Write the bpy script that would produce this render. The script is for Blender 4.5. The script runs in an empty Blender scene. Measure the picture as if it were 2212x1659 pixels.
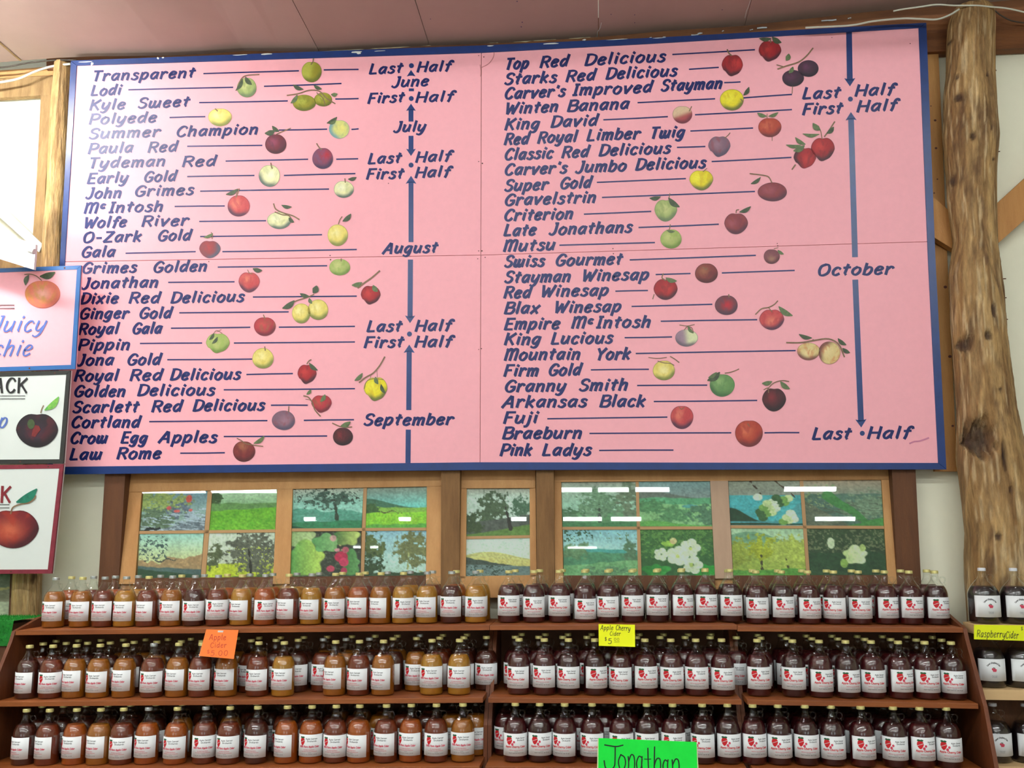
import bpy, math, random
import numpy as np
from mathutils import Matrix

# ------------------------------------------------------------------ camera, world, exposure
S = bpy.context.scene
COL = S.collection
FPX, CX, CY = 2110., 1106., 829.5
CAM = np.array([.6326, -5.3899, 1.5])
YAW, PITCH, ROLL = .0879359, .1514889, .00083168
FW = np.array([-math.sin(YAW)*math.cos(PITCH), math.cos(YAW)*math.cos(PITCH), math.sin(PITCH)])
RT = np.array([math.cos(YAW), math.sin(YAW), 0.])
UP = np.cross(RT, FW)
RT, UP = RT*math.cos(ROLL)+UP*math.sin(ROLL), -RT*math.sin(ROLL)+UP*math.cos(ROLL)
cd = bpy.data.cameras.new('camera'); cd.sensor_width = 36; cd.sensor_fit = 'HORIZONTAL'
cd.lens = FPX/2212*36; cd.clip_end = 100
co = bpy.data.objects.new('camera', cd); COL.objects.link(co)
m = Matrix.Identity(4)
for i in range(3):
    m[i][0], m[i][1], m[i][2], m[i][3] = RT[i], UP[i], -FW[i], CAM[i]
co.matrix_world = m
S.camera = co
w = bpy.data.worlds.new('World'); S.world = w; w.use_nodes = True
w.node_tree.nodes['Background'].inputs[0].default_value = (.85, .95, 1, 1)
w.node_tree.nodes['Background'].inputs[1].default_value = 1.2
S.view_settings.view_transform = 'Standard'; S.view_settings.look = 'None'
S.view_settings.gamma = 1; S.view_settings.use_curve_mapping = False
S.view_settings.exposure = 1.1
TUBE_POWER = 26.0          # emission strength of the fluorescent tubes
SPOT_POWER = 28.0          # bare tube at the left
S.cycles.transparent_max_bounces = 24
S.cycles.max_bounces = 6
S.cycles.sample_clamp_indirect = 8

rnd = random.Random(7)

# ------------------------------------------------------------------ helpers
def ray(x, y):
    return FW + (x-CX)/FPX*RT - (y-CY)/FPX*UP

class Plane:
    """a real plane of the room; at() is the point of it that the photo shows at a pixel"""
    def __init__(s, p, n):
        s.p = np.array(p, float); n = np.array(n, float); s.n = n/np.linalg.norm(n)
    def at(s, x, y, off=0.):
        d = ray(x, y); p = s.p+s.n*off
        return CAM + d*(((p-CAM)@s.n)/(d@s.n))

def vplane(Y): return Plane((0, Y, 0), (0, -1, 0))
def at(x, y, Y): return vplane(Y).at(x, y)

def c4(c): return (c[0], c[1], c[2], 1.)
def srgb(r, g, b):
    f = lambda v: (v/255/12.92 if v/255 <= .04045 else ((v/255+.055)/1.055)**2.4)
    return (f(r), f(g), f(b))

MATS = {}
def mat(name, color=(.5, .5, .5), rough=.6, metal=0., spec=.5, var=0., scale=8., stretch=(1, 1, 1), col2=None, bump=0., bscale=60., emit=None, coat=0., vcol=False):
    if name in MATS: return MATS[name]
    M = bpy.data.materials.new(name); M.use_nodes = True
    nt = M.node_tree; N = nt.nodes; L = nt.links
    b = N['Principled BSDF']
    b.inputs['Base Color'].default_value = c4(color)
    b.inputs['Roughness'].default_value = rough
    b.inputs['Metallic'].default_value = metal
    b.inputs['Specular IOR Level'].default_value = spec
    b.inputs['Coat Weight'].default_value = coat
    if coat: b.inputs['Coat Roughness'].default_value = .06
    if emit:
        b.inputs['Emission Color'].default_value = c4(color); b.inputs['Emission Strength'].default_value = emit
    tc = N.new('ShaderNodeTexCoord'); mp = N.new('ShaderNodeMapping')
    mp.inputs['Scale'].default_value = stretch
    L.new(tc.outputs['Object'], mp.inputs['Vector'])
    src = None
    if vcol:
        a = N.new('ShaderNodeVertexColor'); a.layer_name = 'Col'; src = a.outputs['Color']
        L.new(src, b.inputs['Base Color'])
    if var or col2:
        n = N.new('ShaderNodeTexNoise'); n.inputs['Scale'].default_value = scale
        n.inputs['Detail'].default_value = 8; n.inputs['Roughness'].default_value = .65
        L.new(mp.outputs[0], n.inputs['Vector'])
        r = N.new('ShaderNodeValToRGB')
        r.color_ramp.elements[0].position = .3; r.color_ramp.elements[1].position = .7
        mx = N.new('ShaderNodeMix'); mx.data_type = 'RGBA'
        if col2 is None: col2 = tuple(max(0, c*(1-var)) for c in color)
        mx.inputs['A'].default_value = c4(color); mx.inputs['B'].default_value = c4(col2)
        if vcol:
            mx.blend_type = 'MULTIPLY'; L.new(src, mx.inputs['A'])
            mx.inputs['B'].default_value = (1-var,)*3+(1,)
        L.new(n.outputs['Fac'], r.inputs['Fac']); L.new(r.outputs['Color'], mx.inputs['Factor'])
        L.new(mx.outputs['Result'], b.inputs['Base Color'])
    if bump:
        n = N.new('ShaderNodeTexNoise'); n.inputs['Scale'].default_value = bscale; n.inputs['Detail'].default_value = 6
        L.new(mp.outputs[0], n.inputs['Vector'])
        bp = N.new('ShaderNodeBump'); bp.inputs['Strength'].default_value = bump; bp.inputs['Distance'].default_value = .01
        L.new(n.outputs['Fac'], bp.inputs['Height']); L.new(bp.outputs[0], b.inputs['Normal'])
    MATS[name] = M
    return M

def thin_glass(name, tint, ior=1.5, boost=1.0):
    if name in MATS: return MATS[name]
    M = bpy.data.materials.new(name); M.use_nodes = True
    nt = M.node_tree; N = nt.nodes; L = nt.links; N.clear()
    o = N.new('ShaderNodeOutputMaterial'); t = N.new('ShaderNodeBsdfTransparent'); g = N.new('ShaderNodeBsdfGlossy')
    f = N.new('ShaderNodeFresnel'); x = N.new('ShaderNodeMixShader'); k = N.new('ShaderNodeMath')
    k.operation = 'MULTIPLY'; k.inputs[1].default_value = boost; k.use_clamp = True
    f.inputs[0].default_value = ior
    t.inputs[0].default_value = c4(tint); g.inputs['Roughness'].default_value = .012
    ge = N.new('ShaderNodeNewGeometry'); inv = N.new('ShaderNodeMath'); inv.operation = 'SUBTRACT'; inv.inputs[0].default_value = 1
    k2 = N.new('ShaderNodeMath'); k2.operation = 'MULTIPLY'; L.new(ge.outputs['Backfacing'], inv.inputs[1])
    L.new(f.outputs[0], k.inputs[0]); L.new(k.outputs[0], k2.inputs[0]); L.new(inv.outputs[0], k2.inputs[1]); L.new(k2.outputs[0], x.inputs[0]); L.new(t.outputs[0], x.inputs[1]); L.new(g.outputs[0], x.inputs[2])
    L.new(x.outputs[0], o.inputs[0])
    MATS[name] = M
    return M

def link_mesh(name, verts, faces, mats, parent=None, origin=None, smooth=False, cols=None, fmats=None, kind=None):
    me = bpy.data.meshes.new(name)
    V = np.asarray(verts, float).reshape(-1, 3)
    if parent is not None: o0 = np.array(parent['_o'])
    elif origin is not None: o0 = np.array(origin, float)
    else: o0 = np.array([(V[:, 0].min()+V[:, 0].max())/2, (V[:, 1].min()+V[:, 1].max())/2, V[:, 2].min()])
    me.from_pydata([tuple(v) for v in (V-o0)], [], [tuple(f) for f in faces])
    if not isinstance(mats, (list, tuple)): mats = [mats]
    for mm in mats: me.materials.append(mm)
    if fmats is not None: me.polygons.foreach_set('material_index', list(fmats))
    if smooth: me.polygons.foreach_set('use_smooth', [True]*len(me.polygons))
    if cols is not None:
        ca = me.color_attributes.new('Col', 'FLOAT_COLOR', 'POINT')
        cc = np.ones((len(V), 4), np.float32); cc[:, :3] = np.clip(np.asarray(cols), 0, 1)
        ca.data.foreach_set('color', cc.ravel())
    me.update()
    ob = bpy.data.objects.new(name, me); COL.objects.link(ob)
    ob['_o'] = [float(v) for v in o0]
    if parent is not None: ob.parent = parent
    else: ob.location = o0
    if kind: ob['kind'] = kind
    return ob

def thing(name, label, cat, origin, group=None, kind=None):
    o = bpy.data.objects.new(name, None); COL.objects.link(o)
    o.location = origin; o['_o'] = [float(v) for v in origin]; o.empty_display_size = .05
    if label: o['label'] = label
    if cat: o['category'] = cat
    if group: o['group'] = group
    if kind: o['kind'] = kind
    return o

def tag(o, label=None, cat=None, group=None, kind=None):
    for k, v in (('label', label), ('category', cat), ('group', group), ('kind', kind)):
        if v: o[k] = v
    return o

class MB:
    def __init__(s): s.v = []; s.f = []; s.m = []
    def add(s, v, f, mi=0):
        n = len(s.v); s.v += [tuple(p) for p in v]; s.f += [tuple(i+n for i in q) for q in f]; s.m += [mi]*len(f); return s
    def box(s, a, b, mi=0):
        x0, y0, z0 = [min(p, q) for p, q in zip(a, b)]; x1, y1, z1 = [max(p, q) for p, q in zip(a, b)]
        v = [(x0, y0, z0), (x1, y0, z0), (x1, y1, z0), (x0, y1, z0), (x0, y0, z1), (x1, y0, z1), (x1, y1, z1), (x0, y1, z1)]
        return s.add(v, [(0, 3, 2, 1), (4, 5, 6, 7), (0, 1, 5, 4), (1, 2, 6, 5), (2, 3, 7, 6), (3, 0, 4, 7)], mi)
    def slab(s, pts, back, mi=0):
        """front polygon pts (3D) thickened by the vector back, edges slightly eased"""
        P = [np.array(p, float) for p in pts]; n = len(P); bk = np.array(back, float)
        c = sum(P)/n; L = np.linalg.norm(bk); e = min(.0015, L*.2)
        F = []
        for p in P:
            d = c-p; d = d/np.linalg.norm(d)*e*1.4
            F.append(p+d)
        E1 = [p+bk/L*e for p in P]; B = [p+bk for p in P]
        v = F+E1+B
        f = [tuple(range(n)), tuple(range(3*n-1, 2*n-1, -1))]
        for i in range(n):
            j = (i+1) % n
            f += [(i, i+n, j+n, j), (i+n, i+2*n, j+2*n, j+n)]
        return s.add(v, f, mi)
    def tube(s, pts, r, n=8, mi=0, caps=True):
        P = [np.array(p, float) for p in pts]; k = len(P)
        R = [r]*k if not hasattr(r, '__len__') else r
        v = []; up = np.array([0., 0, 1])
        for i, p in enumerate(P):
            t = P[min(i+1, k-1)]-P[max(i-1, 0)]; t = t/(np.linalg.norm(t)+1e-9)
            a = np.cross(t, up)
            if np.linalg.norm(a) < .1: a = np.cross(t, [0, 1, 0])
            a /= np.linalg.norm(a); b = np.cross(t, a)
            for q in range(n):
                th = 2*math.pi*q/n; v.append(p+R[i]*(a*math.cos(th)+b*math.sin(th)))
        f = [(i*n+q, i*n+(q+1) % n, (i+1)*n+(q+1) % n, (i+1)*n+q) for i in range(k-1) for q in range(n)]
        if caps: f += [tuple(range(n-1, -1, -1)), tuple((k-1)*n+q for q in range(n))]
        return s.add(v, f, mi)
    def lathe(s, prof, n=24, c=(0, 0, 0), mi=0):
        v = []; f = []
        for r, z in prof:
            for q in range(n):
                a = 2*math.pi*q/n; v.append((c[0]+r*math.cos(a), c[1]+r*math.sin(a), c[2]+z))
        for i in range(len(prof)-1):
            for q in range(n): f.append((i*n+q, i*n+(q+1) % n, (i+1)*n+(q+1) % n, (i+1)*n+q))
        return s.add(v, f, mi)
    def build(s, name, mats, parent=None, **k):
        return link_mesh(name, s.v, s.f, mats, parent, fmats=s.m, **k)

def spline(pts, seg=4):
    P = [np.array(p, float) for p in pts]
    if len(P) < 3: return P
    out = []
    for i in range(len(P)-1):
        p0 = P[i-1] if i else 2*P[0]-P[1]; p1 = P[i]; p2 = P[i+1]
        p3 = P[i+2] if i+2 < len(P) else 2*P[-1]-P[-2]
        for k in range(seg):
            t = k/seg
            out.append(.5*((2*p1)+(-p0+p2)*t+(2*p0-5*p1+4*p2-p3)*t*t+(-p0+3*p1-3*p2+p3)*t**3))
    out.append(P[-1]); return out

def fbm(x, y, seed=0, oct=4):
    """value noise on numpy arrays"""
    x = np.asarray(x, float); y = np.asarray(y, float); out = 0; amp = .5; tot = 0
    for o in range(oct):
        xi = np.floor(x).astype(int); yi = np.floor(y).astype(int); fx = x-xi; fy = y-yi
        fx = fx*fx*(3-2*fx); fy = fy*fy*(3-2*fy)
        def h(a, b):
            n = (a*374761393+b*668265263+(seed+o*17)*974634777) & 0xffffffff
            n = ((n ^ (n >> 13))*1274126177) & 0xffffffff
            return ((n ^ (n >> 16)) & 0xffff)/65535.
        v = (h(xi, yi)*(1-fx)+h(xi+1, yi)*fx)*(1-fy)+(h(xi, yi+1)*(1-fx)+h(xi+1, yi+1)*fx)*fy
        out = out+amp*v; tot += amp; amp *= .55; x = x*2.03+5.1; y = y*2.03+9.7
    return out/tot

# ------------------------------------------------------------------ brush lettering: stroke alphabet
# width|s:x,y ...;l:x,y ...   cap height 100, small letters 66, s smooth, l straight
G = {
'A': '74|l:0,0 40,100 46,100 62,0;l:14,34 56,34', 'B': '66|l:8,0 8,100;s:8,98 48,98 58,78 46,56 10,53;s:30,54 60,46 64,24 48,2 8,2',
'C': '66|s:62,80 48,98 26,94 8,62 8,28 26,2 46,4 60,20', 'D': '70|l:10,0 10,98;s:2,97 34,98 62,82 66,46 50,12 22,2 6,2',
'E': '60|l:8,0 8,98;l:8,97 58,97;l:8,52 48,52;l:8,2 58,2', 'F': '58|l:8,0 8,98;l:8,97 58,97;l:8,52 46,52',
'G': '70|s:64,80 48,98 26,94 8,62 8,28 26,2 48,4 62,22 62,44;l:36,44 66,44', 'H': '72|l:8,0 8,100;l:62,0 62,100;l:8,50 62,50',
'I': '34|l:17,0 17,100;l:4,98 32,98;l:4,2 32,2', 'J': '56|s:44,100 44,30 36,4 20,-4 4,10;l:30,99 50,99', 'K': '68|l:8,0 8,100;l:62,98 12,46;l:24,58 62,0',
'L': '56|l:8,100 8,2;l:8,2 54,4', 'M': '92|l:8,0 8,94;s:8,72 26,98 42,86 42,0;s:44,72 62,98 80,86 80,0;l:8,92 0,98',
'N': '72|l:8,0 8,100;l:8,98 60,2;l:60,0 60,100', 'O': '74|s:36,98 12,82 6,44 18,6 40,2 62,22 66,60 54,92 36,98', 'P': '62|l:8,0 8,98;s:2,96 40,98 60,80 54,54 32,44 8,46',
'R': '66|l:8,0 8,98;s:2,96 40,98 58,82 52,58 34,50 8,50;l:32,50 62,0', 'S': '60|s:56,82 44,98 24,98 10,84 14,62 44,46 54,28 44,6 22,0 4,14',
'T': '62|l:2,97 62,97;l:30,97 30,0', 'U': '70|s:8,100 8,30 24,2 46,4 60,30 60,100', 'W': '92|l:4,98 22,0;l:22,0 46,74;l:46,74 62,0;l:62,0 88,98',
'Y': '66|l:4,98 30,52;l:62,100 30,50 30,0', 'Z': '66|l:6,97 60,97;l:60,97 6,3;l:6,2 62,4',
'a': '58|s:46,58 30,67 12,52 6,26 16,3 30,6 46,34;l:48,66 45,8 54,2', 'b': '56|l:8,100 8,2;s:8,44 24,66 42,64 50,38 40,8 24,0 8,8',
'c': '50|s:46,54 34,67 18,62 6,36 12,8 28,0 46,12', 'd': '60|s:46,56 30,67 12,52 6,26 16,3 30,6 46,30;l:50,104 46,8 54,2', 'e': '54|s:8,34 34,38 46,54 34,67 18,62 6,34 12,6 28,0 48,14',
'f': '44|s:50,86 44,100 30,94 24,70 22,20 18,-4;l:4,62 42,64', 'g': '60|s:46,58 30,67 12,52 6,26 16,5 30,8 46,34;s:48,66 46,10 38,-22 20,-30 2,-20',
'h': '60|l:8,102 8,0;s:8,40 24,62 40,66 46,52 46,0', 'i': '26|l:12,66 12,8 18,2;l:14,88 17,96', 'j': '28|s:16,66 15,0 8,-24 -6,-28;l:16,88 19,96',
'k': '56|l:8,102 8,0;l:46,66 12,30;l:20,36 50,0', 'l': '26|l:12,104 12,6 16,1', 'm': '84|l:8,66 8,0;s:8,42 22,64 36,64 40,48 40,0;s:40,42 54,64 68,64 72,48 72,0;l:8,65 2,62',
'n': '58|l:8,66 8,0;s:8,42 24,64 40,64 46,48 46,0;l:8,65 2,62', 'o': '58|s:26,67 8,48 6,20 22,0 38,4 50,28 46,56 26,67', 'p': '58|l:10,66 6,-32;s:8,46 26,66 44,62 50,36 38,6 22,2 10,14',
'r': '46|l:8,66 8,0;s:8,40 22,62 36,66 44,54;l:8,65 2,62', 's': '48|s:44,56 32,67 16,62 16,46 38,30 42,14 28,0 12,2 2,12', 't': '44|l:24,92 18,14 26,2;l:2,64 42,68',
'u': '60|s:8,66 6,20 16,2 32,8 46,34;l:48,66 46,8 54,2;l:8,65 2,62', 'v': '54|l:4,66 20,0;l:20,0 50,68', 'w': '84|s:8,66 6,20 14,2 26,6 38,30;s:38,66 36,20 44,2 58,8 70,34;l:72,66 70,8 78,2',
'x': '60|l:6,66 50,0;l:54,68 4,0', 'y': '58|s:8,66 6,24 16,6 32,12 44,34;s:50,66 44,10 34,-22 18,-32 2,-24', 'z': '52|l:6,64 46,64;l:46,64 4,2;l:4,2 48,4',
"'": '18|l:10,100 8,82', '-': '44|l:6,40 38,40', '.': '20|l:9,2 11,8', '%': '80|s:20,98 6,84 16,60 32,76 20,98;l:66,98 12,2;s:60,42 46,26 56,2 72,18 60,42',
'$': '50|s:46,78 30,90 10,80 14,58 40,42 42,20 24,8 4,20;l:26,104 24,-6', '5': '56|l:48,98 14,96;l:14,96 12,58;s:12,58 34,64 50,44 44,12 24,0 4,12',
'0': '60|s:30,98 10,78 8,30 28,0 46,14 52,62 40,92 30,98', '1': '34|l:8,80 22,98;l:22,98 20,0', '"': '26|l:8,100 6,84;l:20,100 18,84'}
GL = {}
for k, v in G.items():
    wd, st = v.split('|')
    GL[k] = (float(wd), [(q[0], [tuple(float(c) for c in p.split(',')) for p in q[2:].split()]) for q in st.split(';')])

LIFT = [0]
def ribbon(mb, pts, wfun, mp, mi=0, taper=False):
    """flat brush stroke along 2D pts; mp maps 2D to 3D"""
    P = [np.array(p, float) for p in pts]; n = len(P); v = []
    for i in range(n):
        t = P[min(i+1, n-1)]-P[max(i-1, 0)]; L = np.hypot(*t)+1e-9; t = t/L
        nrm = np.array([-t[1], t[0]]); wd = wfun(t)/2
        if taper: wd *= max(.15, math.sin(math.pi*(i+.35)/(n-.3)))
        q = P[i]
        if i == 0 and not taper: q = q-t*wd*.5
        if i == n-1 and not taper: q = q+t*wd*.5
        v += [mp(q+nrm*wd), mp(q-nrm*wd)]
    LIFT[0] = (LIFT[0]+1) % 9
    v = [(p[0], p[1]-LIFT[0]*5e-5, p[2]) for p in v]
    mb.add(v, [(2*i, 2*i+1, 2*i+3, 2*i+2) for i in range(n-1)], mi)

def layout(text, track=14, space=42):
    x = 0; out = []
    for i, ch in enumerate(text):
        if ch == ' ': x += space; continue
        wd, st = GL[ch]; out.append((ch, x)); x += wd+track
    return out, x-track

def write(mb, text, x0, x1, y, slope, cap, mp, pen=.17, shear=.28, mi=0, jit=.0, contrast=.4, seg=4):
    """letters between x0 and x1 on the baseline that starts at y, in 2D units with y downwards"""
    lay, tot = layout(text)
    over = shear*100*.8
    sx = (x1-x0)/(tot+over)*1.0; sy = cap/100.
    for ch, gx in lay:
        jy = rnd.uniform(-jit, jit)*cap
        sc = 1.0
        dy = 0
        if text[:3] == 'McI' and ch == 'c' and gx < 110: sc, dy = .6, 40
        for kind, pts in GL[ch][1]:
            pp = []
            if kind == 's': pts = [tuple(q) for q in spline(pts, seg)]
            for (a, b) in pts:
                b = b*sc+dy; a = a*sc
                X = x0+(gx+a)*sx+shear*b*sy*1.0
                pp.append((X, y+slope*(X-x0)-b*sy+jy))
            wf = lambda t: pen*cap*((1-contrast)+contrast*abs(t[1]*.96+t[0]*.28*-1))
            ribbon(mb, pp, wf, mp, mi)

# ------------------------------------------------------------------ materials
WOODG = dict(var=.45, scale=5)
m_white = mat('painted_wallboard', srgb(247, 246, 222), .8, var=.06, scale=3)
m_ceil = mat('ceiling_board_paint', srgb(186, 162, 152), .85, var=.08, scale=2.5)
m_pink = mat('pink_sign_paint', srgb(255, 183, 194), .62, spec=.25, var=.05, scale=30, bump=.04, bscale=500)
m_blue = mat('blue_sign_paint', srgb(8, 54, 124), .33, spec=.6, var=.25, scale=14)
m_ltblue = mat('light_blue_sign_paint', srgb(40, 104, 172), .4, var=.15, scale=14)
m_navy = mat('navy_lettering_paint', srgb(6, 30, 104), .42, spec=.45, var=.25, scale=30)
m_periw = mat('periwinkle_lettering_paint', srgb(84, 112, 190), .5, var=.2, scale=40)
m_paint = mat('apple_artwork_paint', (.5, .5, .5), .5, vcol=True, var=.14, scale=70)
m_photo = mat('photographic_print', (.5, .5, .5), .5, vcol=True)
m_tan = mat('tan_window_timber', srgb(206, 156, 98), .6, col2=srgb(180, 128, 72), scale=3, stretch=(3, 3, 1), bump=.2)
m_muntin = mat('window_muntin_timber', srgb(226, 166, 120), .6, var=.1, scale=8)
m_mull = mat('greyed_tan_timber', srgb(190, 160, 134), .7, var=.15, scale=6, stretch=(4, 4, .6))
m_dark = mat('dark_brown_timber', srgb(112, 70, 38), .7, col2=srgb(84, 50, 28), scale=3, stretch=(5, 5, .6), bump=.25)
m_weather = mat('weathered_timber', srgb(150, 112, 68), .75, col2=srgb(112, 78, 44), scale=3, stretch=(6, 6, .7), bump=.3)
m_oldwood = mat('grey_brown_plank', srgb(178, 146, 98), .75, col2=srgb(122, 92, 56), scale=5, stretch=(5, 5, .8), bump=.3)
m_plank = mat('knotty_pine_plank', srgb(206, 152, 84), .6, col2=srgb(176, 118, 60), scale=3, stretch=(6, 6, .6), bump=.2)
m_beam = mat('reddish_beam', srgb(146, 92, 48), .7, col2=srgb(104, 60, 32), scale=3, stretch=(.6, 5, 5), bump=.3)
m_shelf = mat('stained_shelf_timber', srgb(158, 88, 34), .5, col2=srgb(120, 60, 22), scale=4, stretch=(.5, 4, 4), bump=.12)
m_side_shaded = mat('shaded_side_panel_timber', srgb(120, 64, 30), .55, col2=srgb(92, 46, 20), scale=4, stretch=(4, 4, .5), bump=.12)  # shelf timber darkened, the shade on the inner faces put into its colour
m_shelfback = mat('dark_shelf_back', srgb(112, 66, 36), .7, var=.4, scale=3)
m_pine = mat('pale_pine_shelf', srgb(226, 190, 138), .6, var=.12, scale=4, stretch=(.5, 4, 4))
m_log = mat('peeled_log', (.6, .45, .25), .75, vcol=True, var=.5, scale=22, stretch=(2.4, 2.4, .5), bump=.9, bscale=30)
m_signwhite = mat('white_sign_paint', srgb(220, 228, 224), .5, var=.03)
m_black = mat('black_sign_paint', srgb(42, 44, 40), .5, var=.2)
m_maroon = mat('maroon_sign_paint', srgb(138, 40, 58), .5, var=.3, scale=20)
m_ink = mat('black_marker_ink', (.012, .012, .014), .6)
m_redink = mat('red_brown_pen_ink', srgb(170, 40, 20), .6)
m_redpaint = mat('dark_red_lettering_paint', srgb(128, 30, 40), .5)
m_orange = mat('orange_card', srgb(255, 122, 44), .7, var=.04)
m_yellow = mat('yellow_card', srgb(238, 248, 20), .7, var=.03)
m_green = mat('neon_green_card', srgb(10, 250, 70), .7, var=.12, scale=18)
m_card = mat('cream_card_backing', srgb(230, 236, 190), .7)
m_cable = mat('white_cable_sheath', srgb(222, 226, 210), .5)
m_dkcable = mat('dark_cable_sheath', srgb(70, 62, 52), .6)
m_turf = mat('artificial_turf', srgb(16, 110, 34), .8, col2=srgb(30, 150, 44), scale=60)
m_nail = mat('rusty_nail', srgb(90, 50, 40), .7)
m_housing = mat('lamp_housing_enamel', srgb(225, 228, 225), .4)
m_tube = mat('fluorescent_tube', (.95, 1, .98), .5, emit=TUBE_POWER)
m_tube2 = mat('bare_fluorescent_tube', (1, 1, .94), .5, emit=SPOT_POWER)
m_tube3 = mat('bare_tube_overhead', (1, 1, .96), .5, emit=190.)
m_concrete = mat('concrete_floor', srgb(118, 108, 98), .7, var=.2, scale=2)
m_glass = thin_glass('jug_glass', (.97, .985, .97), 1.5, 1.6)
m_pane = thin_glass('window_pane_glass', (.93, .97, .95), 1.55, 1.6)
m_gold = mat('gold_cap_metal', srgb(232, 224, 150), .35, metal=.5)
m_silver = mat('silver_cap_metal', srgb(196, 204, 204), .35, metal=.75)
m_whitecap = mat('white_cap_plastic', srgb(224, 228, 236), .4)
m_label = mat('jug_label_paper', srgb(236, 240, 242), .6)
m_lred = mat('label_red_ink', srgb(208, 24, 36), .6)
m_lpink = mat('label_rose_ink', srgb(214, 70, 96), .6)
m_lgreen = mat('label_green_ink', srgb(30, 96, 60), .6)
m_lgrey = mat('label_grey_ink', srgb(120, 124, 130), .6)
m_lpale = mat('label_pale_stripe', srgb(214, 218, 218), .6)
AMB = {
 'light': mat('cider_light_amber', srgb(176, 128, 32), .35, col2=srgb(156, 98, 24), scale=10, coat=.3),
 'amber': mat('cider_amber', srgb(160, 98, 22), .35, col2=srgb(136, 76, 14), scale=10, coat=.3),
 'orange': mat('cider_orange', srgb(166, 84, 16), .35, col2=srgb(136, 56, 14), scale=10, coat=.3),
 'red': mat('cider_russet', srgb(116, 46, 18), .35, col2=srgb(90, 32, 14), scale=10, coat=.3),
 'dark': mat('cider_dark_russet', srgb(74, 26, 14), .35, col2=srgb(54, 18, 12), scale=10, coat=.3),
 'cherry': mat('cider_cherry', srgb(72, 8, 16), .35, col2=srgb(50, 6, 12), scale=10, coat=.3),
 'deep': mat('cider_deep_cherry', srgb(54, 8, 14), .35, col2=srgb(38, 5, 10), scale=10, coat=.3),
 'black': mat('cider_raspberry', srgb(18, 6, 11), .35, col2=srgb(12, 4, 8), scale=10, coat=.3)}

# ------------------------------------------------------------------ room shell
def structure(name, mb, mt, parent=None, **k):
    o = mb.build(name, mt, parent, **k)
    if parent is None: o['kind'] = 'structure'
    return o

structure('floor', MB().box((-9, -20, -.1), (9, .1, 0)), m_concrete)
structure('wall_back', MB().box((-9, 0, 0), (9, .15, 5.2)), m_white)
structure('wall_left', MB().box((-9.15, -20, 0), (-9, .15, 5.2)), m_white)
structure('wall_right', MB().box((9, -20, 0), (9.15, .15, 5.2)), m_white)
fw = MB().box((-9, -20.15, 0), (-6, -20, 5.2)).box((-6, -20.15, 3.4), (-1.5, -20, 5.2)).box((-1.5, -20.15, 0), (3.2, -20, 5.2)) \
    .box((3.2, -20.15, 3.2), (7.2, -20, 5.2)).box((7.2, -20.15, 0), (9, -20, 5.2))
structure('wall_front', fw, m_white)

# ceiling: one object for the deep part, sheets of wallboard along the wall
ceil = thing('ceiling', None, None, (0, -8, 4.45), kind='structure')
EDGE = [(-900, 215), (-300, 160), (44, 131), (165, 122), (400, 120), (530, 110), (690, 112), (928, 99), (1100, 92), (1293, 80), (1450, 66), (1605, 56), (1900, 23), (2060, 12), (2400, -20), (3000, -60)]
YE = -.16
def edge_z(x):
    xs = [p[0] for p in EDGE]; ys = [p[1] for p in EDGE]
    return float(np.interp(x, xs, ys))
SE = [(-900, 44), (45.5, 689), (690.5, 927), (928.5, 1292), (1293.5, 1608), (1609, 2040), (2041, 3000)]
for (xa, xb) in SE:
    n = 8; mb = MB(); v = []
    for i in range(n+1):
        x = xa+(xb-xa)*i/n
        p = at(x, edge_z(x), YE)
        for yy, zz in ((YE, p[2]), (-2.4, 4.42+(p[2]-4.35)*.2)):
            v.append((p[0], yy, zz))
        for yy, zz in ((-2.4, 4.44+(p[2]-4.35)*.2), (YE, p[2]+.013)):
            v.append((p[0], yy, zz))
    f = []
    for i in range(n):
        a = 4*i; b = a+4
        f += [(a, b, b+1, a+1), (a+1, b+1, b+2, a+2), (a+2, b+2, b+3, a+3), (a+3, b+3, b, a)]
    f += [(0, 1, 2, 3), (4*n+3, 4*n+2, 4*n+1, 4*n)]
    mb.add(v, f); mb.build('wallboard_sheet', m_ceil, ceil)
MB().box((-9, -20, 4.46), (9, -2.35, 4.56)).build('ceiling_panel', m_ceil, ceil)
# roof deck above the sheets, so no light leaks behind them
MB().box((-9, -2.4, 5.2), (9, .15, 5.3)).build('roof_deck', m_beam, ceil)
# pale filler and dark cracks along the sheet edges
mb = MB()
pc = vplane(YE-.004)
for (a, b, t) in ((692, 930, 5), (700, 830, 3), (1040, 1075, 3), (1110, 1200, 4), (1230, 1290, 3)):
    pts = [(x, edge_z(x)-1.5+rnd.uniform(-1, 1)) for x in np.linspace(a, b, 8)]
    ribbon(mb, pts, lambda q: t*rnd.uniform(.4, 1), lambda q: pc.at(q[0], q[1]))
mb.build('joint_filler', mat('yellowed_filler', srgb(196, 190, 150), .8), ceil)
nails = MB()
def ceil_pt(x, y):
    p = at(x, edge_z(x), YE); z1 = 4.42+(p[2]-4.35)*.2
    n = np.cross([1, 0, 0], [0, -2.4-YE, z1-p[2]]); pl = Plane(p, n)
    return pl.at(x, y)-np.array([0, 0, .003])
for (x, y, r) in ((636, 14, 4), (1128, 47, 1.6), (1126, 57, 1.6), (1117, 2, 1.6), (1320, 30, 1.3), (1371, 31, 1.3), (1371, 48, 1.3), (1560, 20, 1.3), (930, 40, 1.2)):
    c = ceil_pt(x, y); rr = r/2110*5
    nails.add([c+np.array([rr*math.cos(a), rr*.9*math.sin(a)*1.6, 0]) for a in np.linspace(0, 5.5, 8)], [tuple(range(8))])
nails.build('nail_heads', mat('purple_nail_heads', srgb(70, 60, 110), .6), ceil)
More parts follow.
